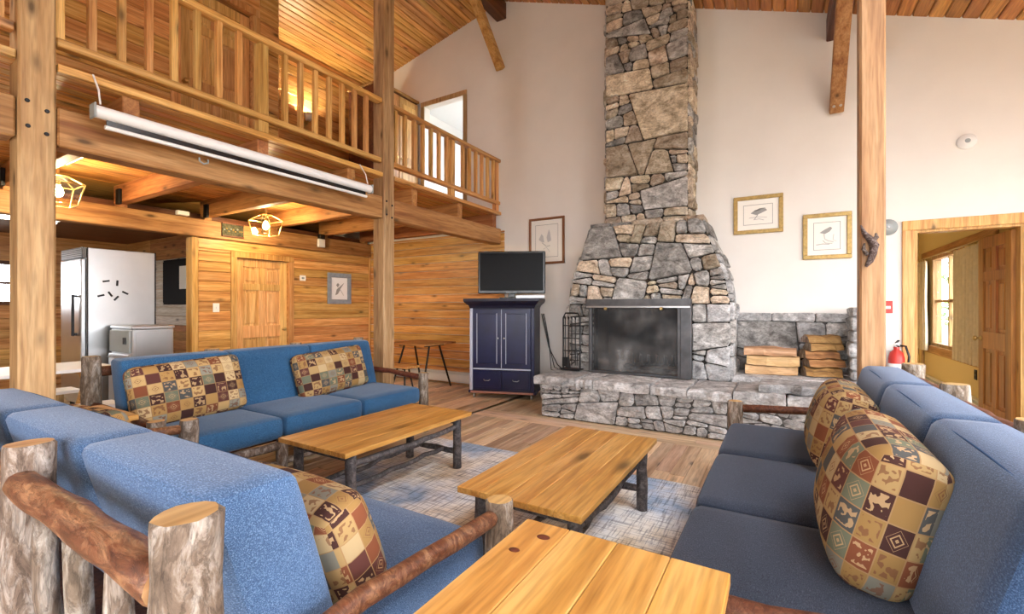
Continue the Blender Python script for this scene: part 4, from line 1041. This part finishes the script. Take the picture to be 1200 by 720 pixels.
# ------------------------------------------------------------------ armoire and television
AR = R(17.5)
ar = thing('armoire', 'navy blue painted armoire with worn pale edges holding the television', 'armoire', (-3.41, 5.43, 0), AR)
MB().cbox(-.47, .47, .0, .45, .09, 1.30, .006).build('carcass', NAVYD, ar)
m = MB()
prof = [(-.50,1.28), (-.50,1.30), (-.56,1.37), (-.57,1.42), (.57,1.42), (.56,1.37), (.50,1.30), (.50,1.28)]
V = []
for (ex, z) in ((0,1.28), (.015,1.32), (.06,1.36), (.075,1.385), (.075,1.42)):
    V.append([(-.47-ex,-ex), (.47+ex,-ex), (.47+ex,.45+ex*.2), (-.47-ex,.45+ex*.2), z])
vs = []; fs = []
for r in V:
    for p in r[:4]: vs.append((p[0], p[1], r[4]))
for i in range(len(V)-1):
    for j in range(4): fs.append((i*4+j, i*4+(j+1) % 4, (i+1)*4+(j+1) % 4, (i+1)*4+j))
fs.append((len(vs)-4, len(vs)-3, len(vs)-2, len(vs)-1)); fs.append((3,2,1,0))
MB().add(vs, fs).build('crown', NAVYD, ar)
MB().cbox(-.49, .49, -.012, .46, .075, .115, .006).build('plinth', NAVY, ar)
MB().cbox(-.455, .455, -.020, -.012, .078, .108, .003).build('worn_base_rail', flat('worn_red_wood', (.33,.15,.11), .6), ar)
for x in (-.47, .425): MB().cbox(x, x+.045, -.012, .0, .115, 1.28, .004).build('corner_stile', WORN if x < 0 else NAVY, ar)
for sx in (-1, 1):
    x0, x1 = (-.42, -.004) if sx < 0 else (.004, .42)
    d = MB().cbox(x0, x1, -.018, .0, .44, 1.265, .004).build('door', NAVY, ar)
    MB().cbox(x0+.07, x1-.07, -.026, -.018, .51, 1.20, .006).build('raised_panel', NAVY, d)
    for xx in (x0+.058, x1-.066): MB().cbox(xx, xx+.008, -.024, -.018, .50, 1.21, .001).build('worn_moulding', WORN, d)
    for zz in (.492, 1.204): MB().cbox(x0+.07, x1-.07, -.022, -.018, zz, zz+.006, .001).build('worn_moulding', NAVYD, d)
    o = MB().lathe([(.006,0), (.006,.012), (.013,.018), (.013,.026), (.005,.03)], 10, mat=Matrix.Rotation(R(90),4,'X')).build('knob', NICKEL, d)
    o.location = Vector((sx*.045, -.033, .86))-d.location
    dr = MB().cbox(x0, x1, -.018, .0, .135, .405, .004).build('drawer', NAVY, ar)
    MB().cbox(x0+.03, x1-.03, -.023, -.018, .165, .375, .004).build('drawer_panel', NAVY, dr)
    pts = [(sx*.21-.045, -.025, .275), (sx*.21-.03, -.042, .262), (sx*.21+.03, -.042, .262), (sx*.21+.045, -.025, .275)]
    MB().tube(pts, .006, 6).build('pull', NICKEL, dr)
MB().cbox(-.004, .004, -.021, .0, .44, 1.265, .001).build('meeting_strip', WORN, ar)
MB().cbox(-.42, .42, -.016, .0, .412, .432, .003).build('rail', WORN, ar)
for x in (-.42,.42):
    for y in (.04,.40):
        MB().lathe([(.03,-.011), (.034,-.008), (.034,.008), (.03,.011)], 12, mat=Matrix.Rotation(R(90),4,'Y'), loc=(x,y,.0345)).build('caster', NICKEL, ar)
        MB().cbox(x-.02, x+.02, y-.015, y+.015, .066, .08, .002).build('caster_plate', NICKEL, ar)
TA = R(26)
tv = thing('television', 'black flat-screen television on top of the navy armoire', 'television', (-3.36, 5.62, 1.42), TA)
MB().cbox(-.17, .17, -.10, .10, .0, .018, .006).build('stand_base', BLACKPL, tv)
MB().cbox(-.05, .05, -.01, .03, .018, .09, .004).build('stand_neck', BLACKPL, tv)
b_ = MB().cbox(-.485, .485, -.03, .03, .07, .68, .012).build('housing', BLACKPL, tv)
MB().cbox(-.455, .455, -.033, -.029, .115, .655, .001).build('screen', SCREEN, tv)
MB().cbox(-.08, .08, -.033, -.029, .083, .092, .001).build('badge', GREYPL, tv)
cb = tag(MB().cbox(-.20, .20, -.09, .09, 0, .045, .005).build('cable_box', flat('silver_plastic', (.55,.57,.60), .35, .3)), 'silver set-top box under the right side of the television', 'set-top box')
cb.location = (-3.04, 5.60, 1.4425); cb.rotation_euler = (0,0,TA)
w = MB()
for i in range(3):
    w = MB().tube([(-3.12+.02*i, 6.10, 1.2), (-3.0, 6.10, .7+.05*i), (-2.86-.05*i, 6.10, .45-.04*i), (-2.7, 6.09, .34), (-2.62+.03*i, 6.09, .02)], .006, 6)
    tag(w.build('power_cord', BLACKPL), ('left','middle','right')[i]+' thin black cord of three hanging between the armoire and the hearth', 'cord', 'cords behind the armoire')
# ------------------------------------------------------------------ lamps
def lantern(label, loc, power):
    t = thing('lantern', label, 'lantern', loc, 0, 'lit cage lanterns under the loft')
    # five-sided silhouette: wide shoulders, narrower base, small roof
    MB().lathe([(.055,.13), (.055,.11), (.010,.10), (.010,-.06)], 12).build('canopy', BRASS, t)
    top, sh, bot = .05, .155, .115
    zt, zs, zb = -.06, -.14, -.34
    def ring(r, z): return [(r*sx, r*sy, z) for sx, sy in ((-1,-1), (1,-1), (1,1), (-1,1))]
    A, B, C = ring(top,zt), ring(sh,zs), ring(bot,zb)
    for r in (A, B, C):
        for i in range(4): MB().tube([r[i], r[(i+1) % 4]], .007, 6).build('frame_bar', BRASS, t)
    for i in range(4):
        MB().tube([A[i], B[i]], .007, 6).build('frame_bar', BRASS, t); MB().tube([B[i], C[i]], .007, 6).build('frame_bar', BRASS, t)
        MB().add([B[i], B[(i+1) % 4], C[(i+1) % 4], C[i]], [(0,1,2,3)]).build('pane', LGLASS, t)
        MB().add([A[i], A[(i+1) % 4], B[(i+1) % 4], B[i]], [(0,1,2,3)]).build('pane', LGLASS, t)
    MB().lathe([(.015,-.07), (.015,-.15)], 10).build('lamp_holder', BRASS, t)
    MB().lathe([(.014,-.15), (.034,-.19), (.04,-.22), (.03,-.25), (.006,-.265)], 14).build('bulb', BULB, t)
LPW = 90
lantern('lit brass lantern half hidden by the thick bolted post', (-6.05, 1.535, 2.635), LPW)
lantern('lit brass lantern hanging above the panel door', (-6.15, 3.66, 2.635), LPW)
sc_ = thing('wall_sconce', 'small lit sconce on the loft back wall behind the railing', 'wall lamp', (LX+.02, 4.72, 4.35))
MB().lathe([(.05,0), (.05,.012)], 14, mat=Matrix.Rotation(R(90),4,'Y')).build('back_plate', BRASS, sc_)
MB().tube([(.01,0,0), (.08,0,-.03), (.12,0,.02)], .008, 8).build('arm', BRASS, sc_)
MB().lathe([(.045,.03), (.075,.14), (.073,.14), (.043,.034)], 16, loc=(.12,0,0)).build('shade', WHITE, sc_)
MB().lathe([(.012,.035), (.028,.07), (.028,.10), (.008,.125)], 12, loc=(.12,0,0)).build('bulb', BULB2, sc_)
cp = thing('ceiling_panel', 'pale flush ceiling panel beside the thick bolted post under the loft', 'ceiling light', (-5.95, 1.55, 2.765))
MB().cbox(-.26, .26, -.10, .10, -.03, .0, .004).build('frame', PAPER, cp); MB().cbox(-.24, .24, -.085, .085, -.036, -.03, .002).build('diffuser', GLOWP, cp)

kl = thing('kitchen_light', 'fluorescent tube fitting on the kitchen ceiling behind the header beam', 'ceiling light', (-8.3, 1.5, 2.47))
MB().cbox(-.08, .08, -.62, .62, -.035, 0, .004).build('tray', WHITE, kl)
for x in (-.04,.04): MB().tube([(x,-.58,-.055), (x,.58,-.055)], .016, 10).build('tube', TUBE, kl)
# ------------------------------------------------------------------ projector screen
ps = thing('projector_screen', 'white rolled projector screen hanging along the loft edge beam', 'projector screen', (-3.72, 1.11, 2.535))
L = 2.22
MB().tube([(0,0,0), (0,L,0)], .040, 16).build('housing', WHITE, ps)
for y in (-.012, L): MB().cbox(-.044, .044, y, y+.012, -.048, .046, .006).build('end_cap', GREYPL, ps)
MB().cbox(-.004, .004, .06, L-.06, -.082, -.038).build('screen_edge', BLACKPL, ps)
MB().tube([(.005,.05,-.088), (.005,L-.05,-.088)], .014, 10).build('weight_bar', WHITE, ps)
MB().tube([(.0,L*.27,-.125), (.0,L*.27,-.15), (.0,L*.27+.03,-.165), (.0,L*.27+.06,-.15), (.0,L*.27+.06,-.125)], .006, 6).build('pull_handle', GREYPL, ps)
for y in (.03, L-.03): MB().tube([(0,y,.05), (-.03,y,.15), (-.12,y,.27)], .006, 6).build('hanging_cord', WHITE, ps)

# ------------------------------------------------------------------ framed pictures
def picture(label, cx, cz, w, h, fm, fw, mat_w, motif, axis='y', fixed=WY, tint=PAPER, matc=PAPER):
    rz = 0 if axis == 'y' else R(90)
    loc = (cx, fixed-.001, cz) if axis == 'y' else (fixed+.001, cx, cz)
    t = thing('framed_picture', label, 'picture', loc, rz)
    y0, y1 = -.03, -.004
    for a in ((-w/2,w/2,h/2-fw,h/2), (-w/2,w/2,-h/2,-h/2+fw), (-w/2,-w/2+fw,-h/2+fw,h/2-fw), (w/2-fw,w/2,-h/2+fw,h/2-fw)):
        MB().cbox(a[0], a[1], y0, y1, a[2], a[3], .005).build('frame_side', fm, t)
    MB().cbox(-w/2+fw*.6, w/2-fw*.6, -.012, -.003, -h/2+fw*.6, h/2-fw*.6).build('mat_board', matc, t)
    iw, ih = w/2-fw-mat_w, h/2-fw-mat_w
    pr_ = MB().cbox(-iw, iw, -.0135, -.012, -ih, ih).build('print', tint, t)
    for a in ((-iw,iw,ih-.006,ih), (-iw,iw,-ih,-ih+.006), (-iw,-iw+.006,-ih,ih), (iw-.006,iw,-ih,ih)):
        MB().cbox(a[0], a[1], -.0142, -.0135, a[2], a[3]).build('border_line', INK, pr_)
    def blob(pts, m): MB().add([(p[0]*iw, -.0145, p[1]*ih) for p in pts], [tuple(range(len(pts)))]).build('drawn_mark', m, pr_)
    def stroke(pts, m, r=.004):
        MB().tube([(p[0]*iw, -.0142, p[1]*ih) for p in pts], r, 5).build('drawn_line', m, pr_)
    motif(blob, stroke)
    return t
def bird1(b, s):
    b([(-.5,.15), (-.2,.45), (.5,.55), (.62,.35), (.2,.1), (-.1,-.05)], INK); b([(-.3,.3), (.1,.6), (.55,.62), (.1,.4)], INK)
    s([(.0,0), (-.15,-.3), (-.25,-.5)], INK); s([(-.6,-.3), (0,-.25), (.6,-.35)], INKL); s([(-.3,-.5), (.1,-.45), (.4,-.6)], INKL)
def bird2(b, s):
    b([(-.55,.25), (-.2,.45), (.25,.65), (.4,.55), (.2,.3), (-.15,.15)], INK); s([(-.2,.15), (-.15,-.2), (.1,-.35), (.5,-.45)], INKL, .006)
    s([(-.8,-.6), (-.3,-.55), (.2,-.6)], INKL, .006); s([(.5,.1), (.45,-.3), (.7,-.4)], INKL); s([(-.3,-.3), (-.1,-.5), (.4,-.55)], INK, .003)
def bird3(b, s):
    b([(-.7,.1), (-.45,.45), (-.3,.3), (-.2,-.1), (-.45,-.05)], INKL); b([(.0,.2), (.2,.7), (.3,.5), (.4,.0), (.1,-.1)], INKL)
    s([(-.4,-.1), (0,-.35), (.3,-.3)], INK); s([(-.3,-.5), (0,-.4), (.3,-.7)], INKL)
def bird4(b, s):
    b([(-.5,-.6), (-.35,-.1), (-.1,.1), (.1,-.1), (-.2,-.5)], INK); b([(-.2,.0), (.6,.55), (.1,-.05)], INK); b([(-.4,.3), (-.2,.5), (.0,.35), (-.2,.1)], INK); s([(.1,-.1), (.5,-.6)], INK)
picture('small landscape bird print in a gold frame, left of two near the chimney', -.26, 2.40, .52, .45, GOLD, .045, .06, bird1)
picture('gold-framed upright bird print next to the free-standing post', .415, 2.09, .45, .51, GOLD, .045, .055, bird2)
picture('tall bird print in a brown frame partly behind the television', -3.055, 2.295, .59, .70, WOODFRAME, .035, .07, bird3)
picture('small print in a blue-grey frame on the pine wall right of the panel door', 5.42, 1.63, .50, .55, BLUEFRAME, .075, .0, bird4, 'x', LX+.018, tint=flat('print_white', (.9,.9,.9), .8), matc=BLUEFRAME)

# ------------------------------------------------------------------ small wall fittings
def plate(name, label, cat, cx, cz, w, h, fixed, axis, mat, out, toggle=None):
    t = thing(name, label, cat, (cx, fixed, cz) if axis == 'y' else (fixed, cx, cz))
    def bx(nm, a, b, c, d, o0, o1, m):
        if axis == 'y': MB().cbox(a, b, out*o0, out*o1, c, d, .002).build(nm, m, t)
        else: MB().cbox(out*o0, out*o1, a, b, c, d, .002).build(nm, m, t)
    bx('cover', -w/2, w/2, -h/2, h/2, .001, .010, mat)
    for (nm, a, b, c, d, e, m) in (toggle or []): bx(nm, a, b, c, d, .010, e, m)
    return t
plate('light_switch', 'cream light switch on the pine wall left of the panel door', 'light switch', 3.36, 1.29, .085, .125, LX+.018, 'x', PAPER, 1, [('toggle', -.008, .008, -.015, .015, .022, WHITE)])
plate('thermostat', 'small cream thermostat on the pine wall right of the panel door', 'thermostat', 4.70, 1.78, .11, .09, LX+.018, 'x', PAPER, 1, [('dial', -.02, .02, -.015, .015, .022, GREYPL)])
plate('fire_alarm', 'small red fire alarm pull station right of the free-standing post', 'fire alarm', .93, 1.30, .11, .13, WY, 'y', RED, -1, [('handle', -.035, .035, -.02, .01, .03, WHITE)])
plate('wall_outlet', 'dark outlet plate low on the cream wall of the side room', 'outlet', 7.59, .48, .075, .12, SX, 'x', IRON, -1, [('socket', -.02, .02, .01, .04, .014, BLACKPL), ('socket', -.02, .02, -.04, -.01, .014, BLACKPL)])
sd = thing('smoke_detector', 'round white smoke detector high on the white wall above the doorway', 'smoke detector', (1.55, WY, 2.93))
RX90 = Matrix.Rotation(R(90),4,'X')
MB().lathe([(.075,0), (.075,.02), (.062,.035), (.03,.045)], 20, mat=RX90).build('body', WHITE, sd)
MB().lathe([(.022,.045), (.018,.05)], 12, mat=RX90).build('sensor', GREYPL, sd)
bl = thing('alarm_bell', 'grey round alarm bell right of the post top of the driftwood', 'alarm bell', (.945, WY, 2.14))
bl['label'] = 'grey round alarm disc on the white wall beside the free-standing post'
MB().lathe([(.07,0), (.085,.012), (.08,.035), (.03,.05)], 20, mat=RX90).build('gong', GREYPL, bl); MB().lathe([(.012,.05), (.01,.06)], 8, mat=RX90).build('centre_bolt', NICKEL, bl)
ap = thing('emergency_light', 'small white box light on the header beam right of the door lantern', 'wall light', (LX+.062, 5.0, 2.42))
MB().cbox(0, .06, -.06, .06, -.10, .04, .006).build('body', WHITE, ap); MB().cbox(0, .07, -.05, .05, .04, .12, .006).build('lamp_head', BLACKPL, ap)
jb = tag(MB().cbox(LX+.065, LX+.13, 2.84, 2.98, 2.505, 2.56, .006).build('junction_box', WHITE), 'small white junction box on top of the header beam by a black bracket', 'junction box')
MOSS = flat('mossy_sign', (.055,.055,.03), .9, nz=.8, scale=30)
sg = thing('rustic_sign', 'dark mottled rustic sign hung on the header beam beside the lantern', 'sign', (LX+.062, 3.56, 2.41))
MB().cbox(0, .02, -.15, .15, -.105, .085, .004).build('panel', MOSS, sg)
for a in ((-.15,.15,.07,.09), (-.15,.15,-.11,-.09)): MB().cbox(.012, .03, a[0], a[1], a[2], a[3], .004).build('edge_strip', DARKBEAM, sg)
for i in range(9): MB().lathe([(.012,0), (.008,.012), (.003,.016)], 7, mat=Matrix.Rotation(R(90),4,'Y'), loc=(.02, -.12+.03*i, .02*math.sin(i*2.3)-.01)).build('stud', GOLD if i % 3 else GREYPL, sg)
dw = thing('driftwood_carving', 'twisted dark driftwood piece hung on the free-standing post', 'wall decor', (.485, 3.774, 1.70))
DRIFT = bark_mat('driftwood', (.03,.017,.013), (.10,.065,.055), (.34,.29,.27), .8, 2)
MB().tube([(-.045,-.012,.14), (-.03,-.018,.09), (.005,-.025,.04), (.025,-.028,.0), (.015,-.026,-.05), (.002,-.022,-.10), (-.02,-.015,-.135)], [.005,.013,.020,.024,.021,.018,.008], 10, rough=.25).build('trunk', DRIFT, dw)
MB().tube([(.012,-.03,.03), (.035,-.032,.055), (.03,-.03,.08)], [.016,.012,.005], 8, rough=.2).build('knot', DRIFT, dw)
MB().tube([(-.01,-.022,-.06), (-.032,-.02,-.02), (-.028,-.018,.02)], [.012,.011,.005], 8, rough=.2).build('branch', DRIFT, dw)
fe = thing('fire_extinguisher', 'red fire extinguisher with black hose by the doorway trim', 'fire extinguisher', (1.0, WY-.10, .50))
MB().lathe([(.0,0), (.06,.0), (.068,.02), (.068,.27), (.055,.33), (.025,.36), (.025,.39)], 18).build('cylinder', RED, fe)
MB().lathe([(.0685,.10), (.0685,.22)], 18).build('label_band', WHITE, fe)
MB().cbox(-.02, .02, -.02, .02, .39, .42, .004).build('valve', NICKEL, fe)
MB().bar((0,.02,.43), (0,-.10,.46), .02, .012, .002).build('lever', IRON, fe); MB().bar((0,.02,.41), (0,-.09,.40), .02, .012, .002).build('carry_handle', IRON, fe)
MB().tube([(.02,0,.405), (.07,-.02,.40), (.095,-.03,.30), (.085,-.02,.14)], .011, 8).build('hose', BLACKPL, fe)
MB().lathe([(.022,0), (.022,.006)], 12, mat=RX90, loc=(0,-.02,.41)).build('gauge', WHITE, fe)
MB().cbox(-.04, .04, .069, .099, .12, .34, .003).build('bracket', NICKEL, fe)

# ------------------------------------------------------------------ heaters
def heater(label, axis, a0, a1, fixed, out):
    t = thing('baseboard_heater', label, 'heater', ((a0+a1)/2, fixed, 0) if axis == 'x' else (fixed, (a0+a1)/2, 0)); h = (a1-a0)/2
    def bx(nm, u0, u1, d0, d1, z0, z1, m):
        if axis == 'x': MB().cbox(u0, u1, out*d0, out*d1, z0, z1, .004).build(nm, m, t)
        else: MB().cbox(out*d0, out*d1, u0, u1, z0, z1, .004).build(nm, m, t)
    bx('back_plate', -h, h, .001, .012, .02, .21, WHITE); bx('front_cover', -h, h, .045, .06, .045, .165, WHITE); bx('top_hood', -h, h, .012, .06, .19, .21, WHITE)
    for u in (-h, h-.03): bx('end_cap', u, u+.03, .012, .064, .015, .21, WHITE)
    bx('fins', -h+.03, h-.03, .014, .043, .06, .15, NICKEL)
heater('long white baseboard heater below the pine end wall', 'x', -6.2, -4.2, WY-.02, -1)
heater('white baseboard heater under the side room window', 'y', 7.1, 10.1, SX, -1)

# ------------------------------------------------------------------ folding table and bench by the end wall
def trestle(name, label, cat, loc, w, d, z, mat):
    t = thing(name, label, cat, loc); nb = 4 if d > .4 else 2
    for i in range(nb): MB().cbox(-w/2, w/2, -d/2+d/nb*i+.001, -d/2+d/nb*(i+1)-.001, z-.03, z, .003).build('top_board', mat, t)
    for sx in (-1,1):
        x = sx*(w/2-.14)
        for sy in (-1,1): MB().bar((x,sy*d*.15,z-.03), (x+sx*.06,sy*(d/2-.03),.012), .025, .025, .004).build('leg', IRON, t)
        MB().bar((x,-d*.3,z-.045), (x,d*.3,z-.045), .03, .025, .003).build('cross_bar', IRON, t)
        MB().bar((x-.01*sx,0,z-.05), (x-sx*.22,0,z-.05-.0), .02, .012, .002).build('brace', IRON, t)
    return t
trestle('folding_table', 'wooden topped table with black splayed legs by the pine end wall', 'table', (-4.98, 5.52, 0), .80, .74, .74, BEAM_X)
trestle('bench', 'low wooden bench in front of the table by the pine end wall', 'bench', (-4.98, 4.94, 0), .74, .26, .44, PINE_X)
# ------------------------------------------------------------------ kitchen
fr_ = thing('refrigerator', 'tall stainless steel refrigerator with small dark magnets on its side', 'refrigerator', (-7.56, 2.41, 0))
MB().cbox(-.36, .36, -.33, .37, .10, 2.02, .008).build('cabinet', STEEL, fr_)
MB().cbox(-.34, .34, -.38, -.335, .16, 1.88, .008).build('door', STEEL, fr_)
MB().cbox(-.36, .36, -.372, -.335, 1.89, 2.02, .004).build('vent_grille', GREYMET, fr_)
for i in range(5): MB().cbox(-.33, .33, -.378, -.372, 1.905+.022*i, 1.915+.022*i, .001).build('vent_slat', NICKEL, fr_)
MB().cbox(.20, .225, -.43, -.405, .95, 1.45, .004).build('handle', IRON, fr_)
for z in (.97, 1.43): MB().cbox(.205, .22, -.405, -.38, z-.015, z+.015, .002).build('handle_mount', IRON, fr_)
for x in (-.30,.30):
    for y in (-.28,.31): MB().lathe([(.025,0), (.025,.10)], 10, loc=(x,y,0)).build('foot', IRON, fr_)
MB().cbox(.3605, .364, .355, .37, .10, 2.02).build('edge_gasket', IRON, fr_); MB().cbox(.3605, .364, -.33, -.318, .10, 2.02).build('edge_gasket', IRON, fr_)
for i, (y, z, a) in enumerate(((-.15,1.62,.2), (-.04,1.60,1.5), (-.20,1.44,.3), (-.11,1.46,-1.0), (-.05,1.41,.9), (.04,1.48,-.5))):
    m = MB().cbox(-.004, .004, -.035, .035, -.011, .011, .003)
    o = tag(m.build('fridge_magnet', IRON), ('top left','top right','lower left','lower middle','lowest','far right')[i]+' dark magnet of the six on the steel refrigerator side', 'magnet', 'magnets on the refrigerator'); o.location = (-7.195, 2.41+y, z); o.rotation_euler = (a,0,0)
ic = thing('ice_machine', 'low stainless steel undercounter appliance in front of the refrigerator', 'appliance', (-6.80, 2.49, 0))
MB().cbox(-.30, .30, -.21, .21, .05, 1.04, .012).build('cabinet', STEEL, ic)
MB().cbox(-.31, .31, -.22, .22, 1.04, 1.075, .008).build('top', STEEL, ic)
MB().cbox(-.28, .28, -.245, -.212, .10, .74, .008).build('door', STEEL, ic); MB().cbox(-.28, .28, -.235, -.212, .76, 1.02, .006).build('control_panel', GREYPL, ic)
MB().cbox(.12, .2, -.242, -.235, .86, .94, .002).build('dial', IRON, ic); MB().tube([(-.2,-.25,.70), (-.2,-.275,.70), (.2,-.275,.70), (.2,-.25,.70)], .008, 6).build('handle', NICKEL, ic)
MB().cbox(.3, .306, -.18, .18, .10, 1.0, .003).build('side_panel', STEEL, ic)
for x in (-.25,.25):
    for y in (-.17,.17): MB().lathe([(.02,0), (.02,.05)], 8, loc=(x,y,0)).build('foot', IRON, ic)
nb_ = thing('notice_board', 'black notice board with a white sheet on the whitewashed pantry wall', 'notice board', (-8.50, 3.578, 1.71))
MB().cbox(-.46, .46, -.02, -.001, -.37, .37, .004).build('board', MATTE, nb_)
MB().cbox(.12, .36, -.023, -.0205, -.12, .25, .001).build('paper_sheet', PAPER, nb_)
for (x, z) in ((-.44,.35), (.44,.35), (-.44,-.35), (.44,-.35)): MB().lathe([(.014,.02), (.010,.028)], 8, mat=RX90, loc=(x,0,z)).build('corner_pin', NICKEL, nb_)
dt = thing('dining_table', 'white topped dining table with wooden frame behind the thick bolted post', 'dining table', (-5.75, 1.15, 0))
for i in range(5): MB().cbox(-.38+.152*i+.001, -.38+.152*(i+1)-.001, -.62, .62, .72, .75, .004).build('top_board', WHITE, dt)
for y in (-.48,.48):
    MB().bar((-.30,y,.02), (.22,y,.70), .07, .06, .004).build('cross_leg', PINE_X, dt); MB().bar((.30,y+.065,.02), (-.22,y+.065,.70), .07, .06, .004).build('cross_leg', PINE_X, dt)
    MB().cbox(-.34, .34, y-.03, y+.03, .66, .72, .004).build('top_batten', PINE_X, dt)
MB().cbox(-.03, .03, -.48, .48, .33, .38, .004).build('centre_rail', PINE_Y, dt)
def bench(label, loc):
    t = thing('dining_bench', label, 'bench', loc)
    MB().cbox(-.14, .14, -.60, .60, .42, .455, .004).build('seat', WHITE, t)
    for y in (-.45,.45): MB().cbox(-.11, .11, y-.03, y+.03, 0, .42, .004).build('leg', BEAM_Z, t)
    MB().cbox(-.02, .02, -.42, .42, .18, .26, .003).build('stretcher', BEAM_Y, t)
bench('pale bench on the kitchen side of the white topped table', (-6.36, 1.15, 0)); bench('pale bench between the white topped table and the blue sofa', (-5.14, 1.10, 0))
# ------------------------------------------------------------------ loft wardrobe
wd = thing('wardrobe', 'tall pine wardrobe with dark side on the loft behind the railing', 'wardrobe', (-5.96, 5.65, LZ))
MB().cbox(-.36, .34, -.46, .46, 0, 2.10, .006).build('carcass', DARKBEAM, wd)
for y in (-.46, .005):
    d = MB().cbox(.34, .362, y+.004, y+.455, .06, 2.06, .004).build('door', DOORW, wd)
    for zz in ((.15,.95), (1.05,1.95)): MB().cbox(.362, .370, y+.07, y+.39, zz[0], zz[1], .005).build('raised_panel', DOORW, d)
    MB().lathe([(.008,0), (.016,.015), (.012,.025)], 8, mat=Matrix.Rotation(R(90),4,'Y'), loc=(.362, .05 if y > -.1 else -.05, 1.0)).build('knob', BRASS, d)
MB().cbox(-.38, .38, -.48, .48, 2.10, 2.14, .008).build('cornice', BEAM_Y, wd)
# ------------------------------------------------------------------ side room curtains and the garden outside
def curtain(label, y0, y1, z0, z1):
    t = thing('curtain', label, 'curtain', (SX-.09, (y0+y1)/2, z0)); n = 44; g = []
    for i in range(9):
        zz = (z1-z0)*i/8
        g.append([(.034*math.sin(j*1.15)*(1-.30*i/8)+.004*math.sin(j*.4+i), -(y1-y0)/2+(y1-y0)*j/n, zz) for j in range(n+1)])
    m = MB().sheet(g); b = len(m.V)
    g2 = [[(p[0]+.004, p[1], p[2]) for p in r] for r in g]; m.sheet([r[::-1] for r in g2]); m.build('cloth', CURT, t)
    for j in range(5): MB().tube([(0,-(y1-y0)/2+(y1-y0)*j/4*.96+.01,z1-z0+.0), (0,-(y1-y0)/2+(y1-y0)*j/4*.96+.01,z1-z0+.03)], .006, 6).build('hook', BRASS, t)
curtain('beige pleated curtain at the near side of the side room window', 7.02, 8.02, .62, 2.02)
curtain('beige pleated curtain at the far side of the side room window', 9.46, 9.90, .62, 2.02)
rod = thing('curtain_rod', 'thin curtain rod above the side room window', 'curtain rod', (SX-.09, 8.45, 2.06))
MB().tube([(0,-1.5,0), (0,1.5,0)], .009, 8).build('rod', BRASS, rod)
for y in (-1.35,0,1.4): MB().cbox(.0, .06, y-.008, y+.008, -.008, .008, .002).build('bracket', BRASS, rod)
struct(MB().cbox(-40, 60, -40, 60, -.6, -.5).build('ground', GRASS))
def tree(label, loc, h, rad, seed):
    rg = random.Random(seed); t = thing('garden_tree', label, 'tree', loc, 0, 'trees outside the side room window')
    MB().log((0,0,0), (.1,.05,h*.75), .14, .05, 10, 7, .06, .06).build('trunk', TRUNK, t)
    m = MB(); cl = [(rg.uniform(-.6,.6)*rad, rg.uniform(-.6,.6)*rad, h*rg.uniform(.25,.95), rad*rg.uniform(.35,.6)) for _ in range(16)]
    for cx, cy, cz, cr in cl:
        for _ in range(130):
            v = Vector((rg.gauss(0,1), rg.gauss(0,1), rg.gauss(0,1))).normalized()*cr*rg.uniform(.6,1)
            p = Vector((cx,cy,cz))+v; a = Vector((rg.uniform(-1,1), rg.uniform(-1,1), rg.uniform(-1,1))).normalized()*.11; b = a.orthogonal().normalized()*.06
            m.add([p-a, p+b, p+a, p-b], [(0,1,2,3)])
    tag(m.build('foliage', LEAF, t), kind='stuff')
tree('leafy tree seen through the left panes of the side room window', (5.2, 17.5, -.5), 6.0, 1.9, 1)
tree('leafy tree seen through the right panes of the side room window', (9.6, 22.0, -.5), 7.5, 2.4, 2)
tree('smaller leafy tree close outside the side room window', (4.6, 12.6, -.5), 4.0, 1.2, 3)
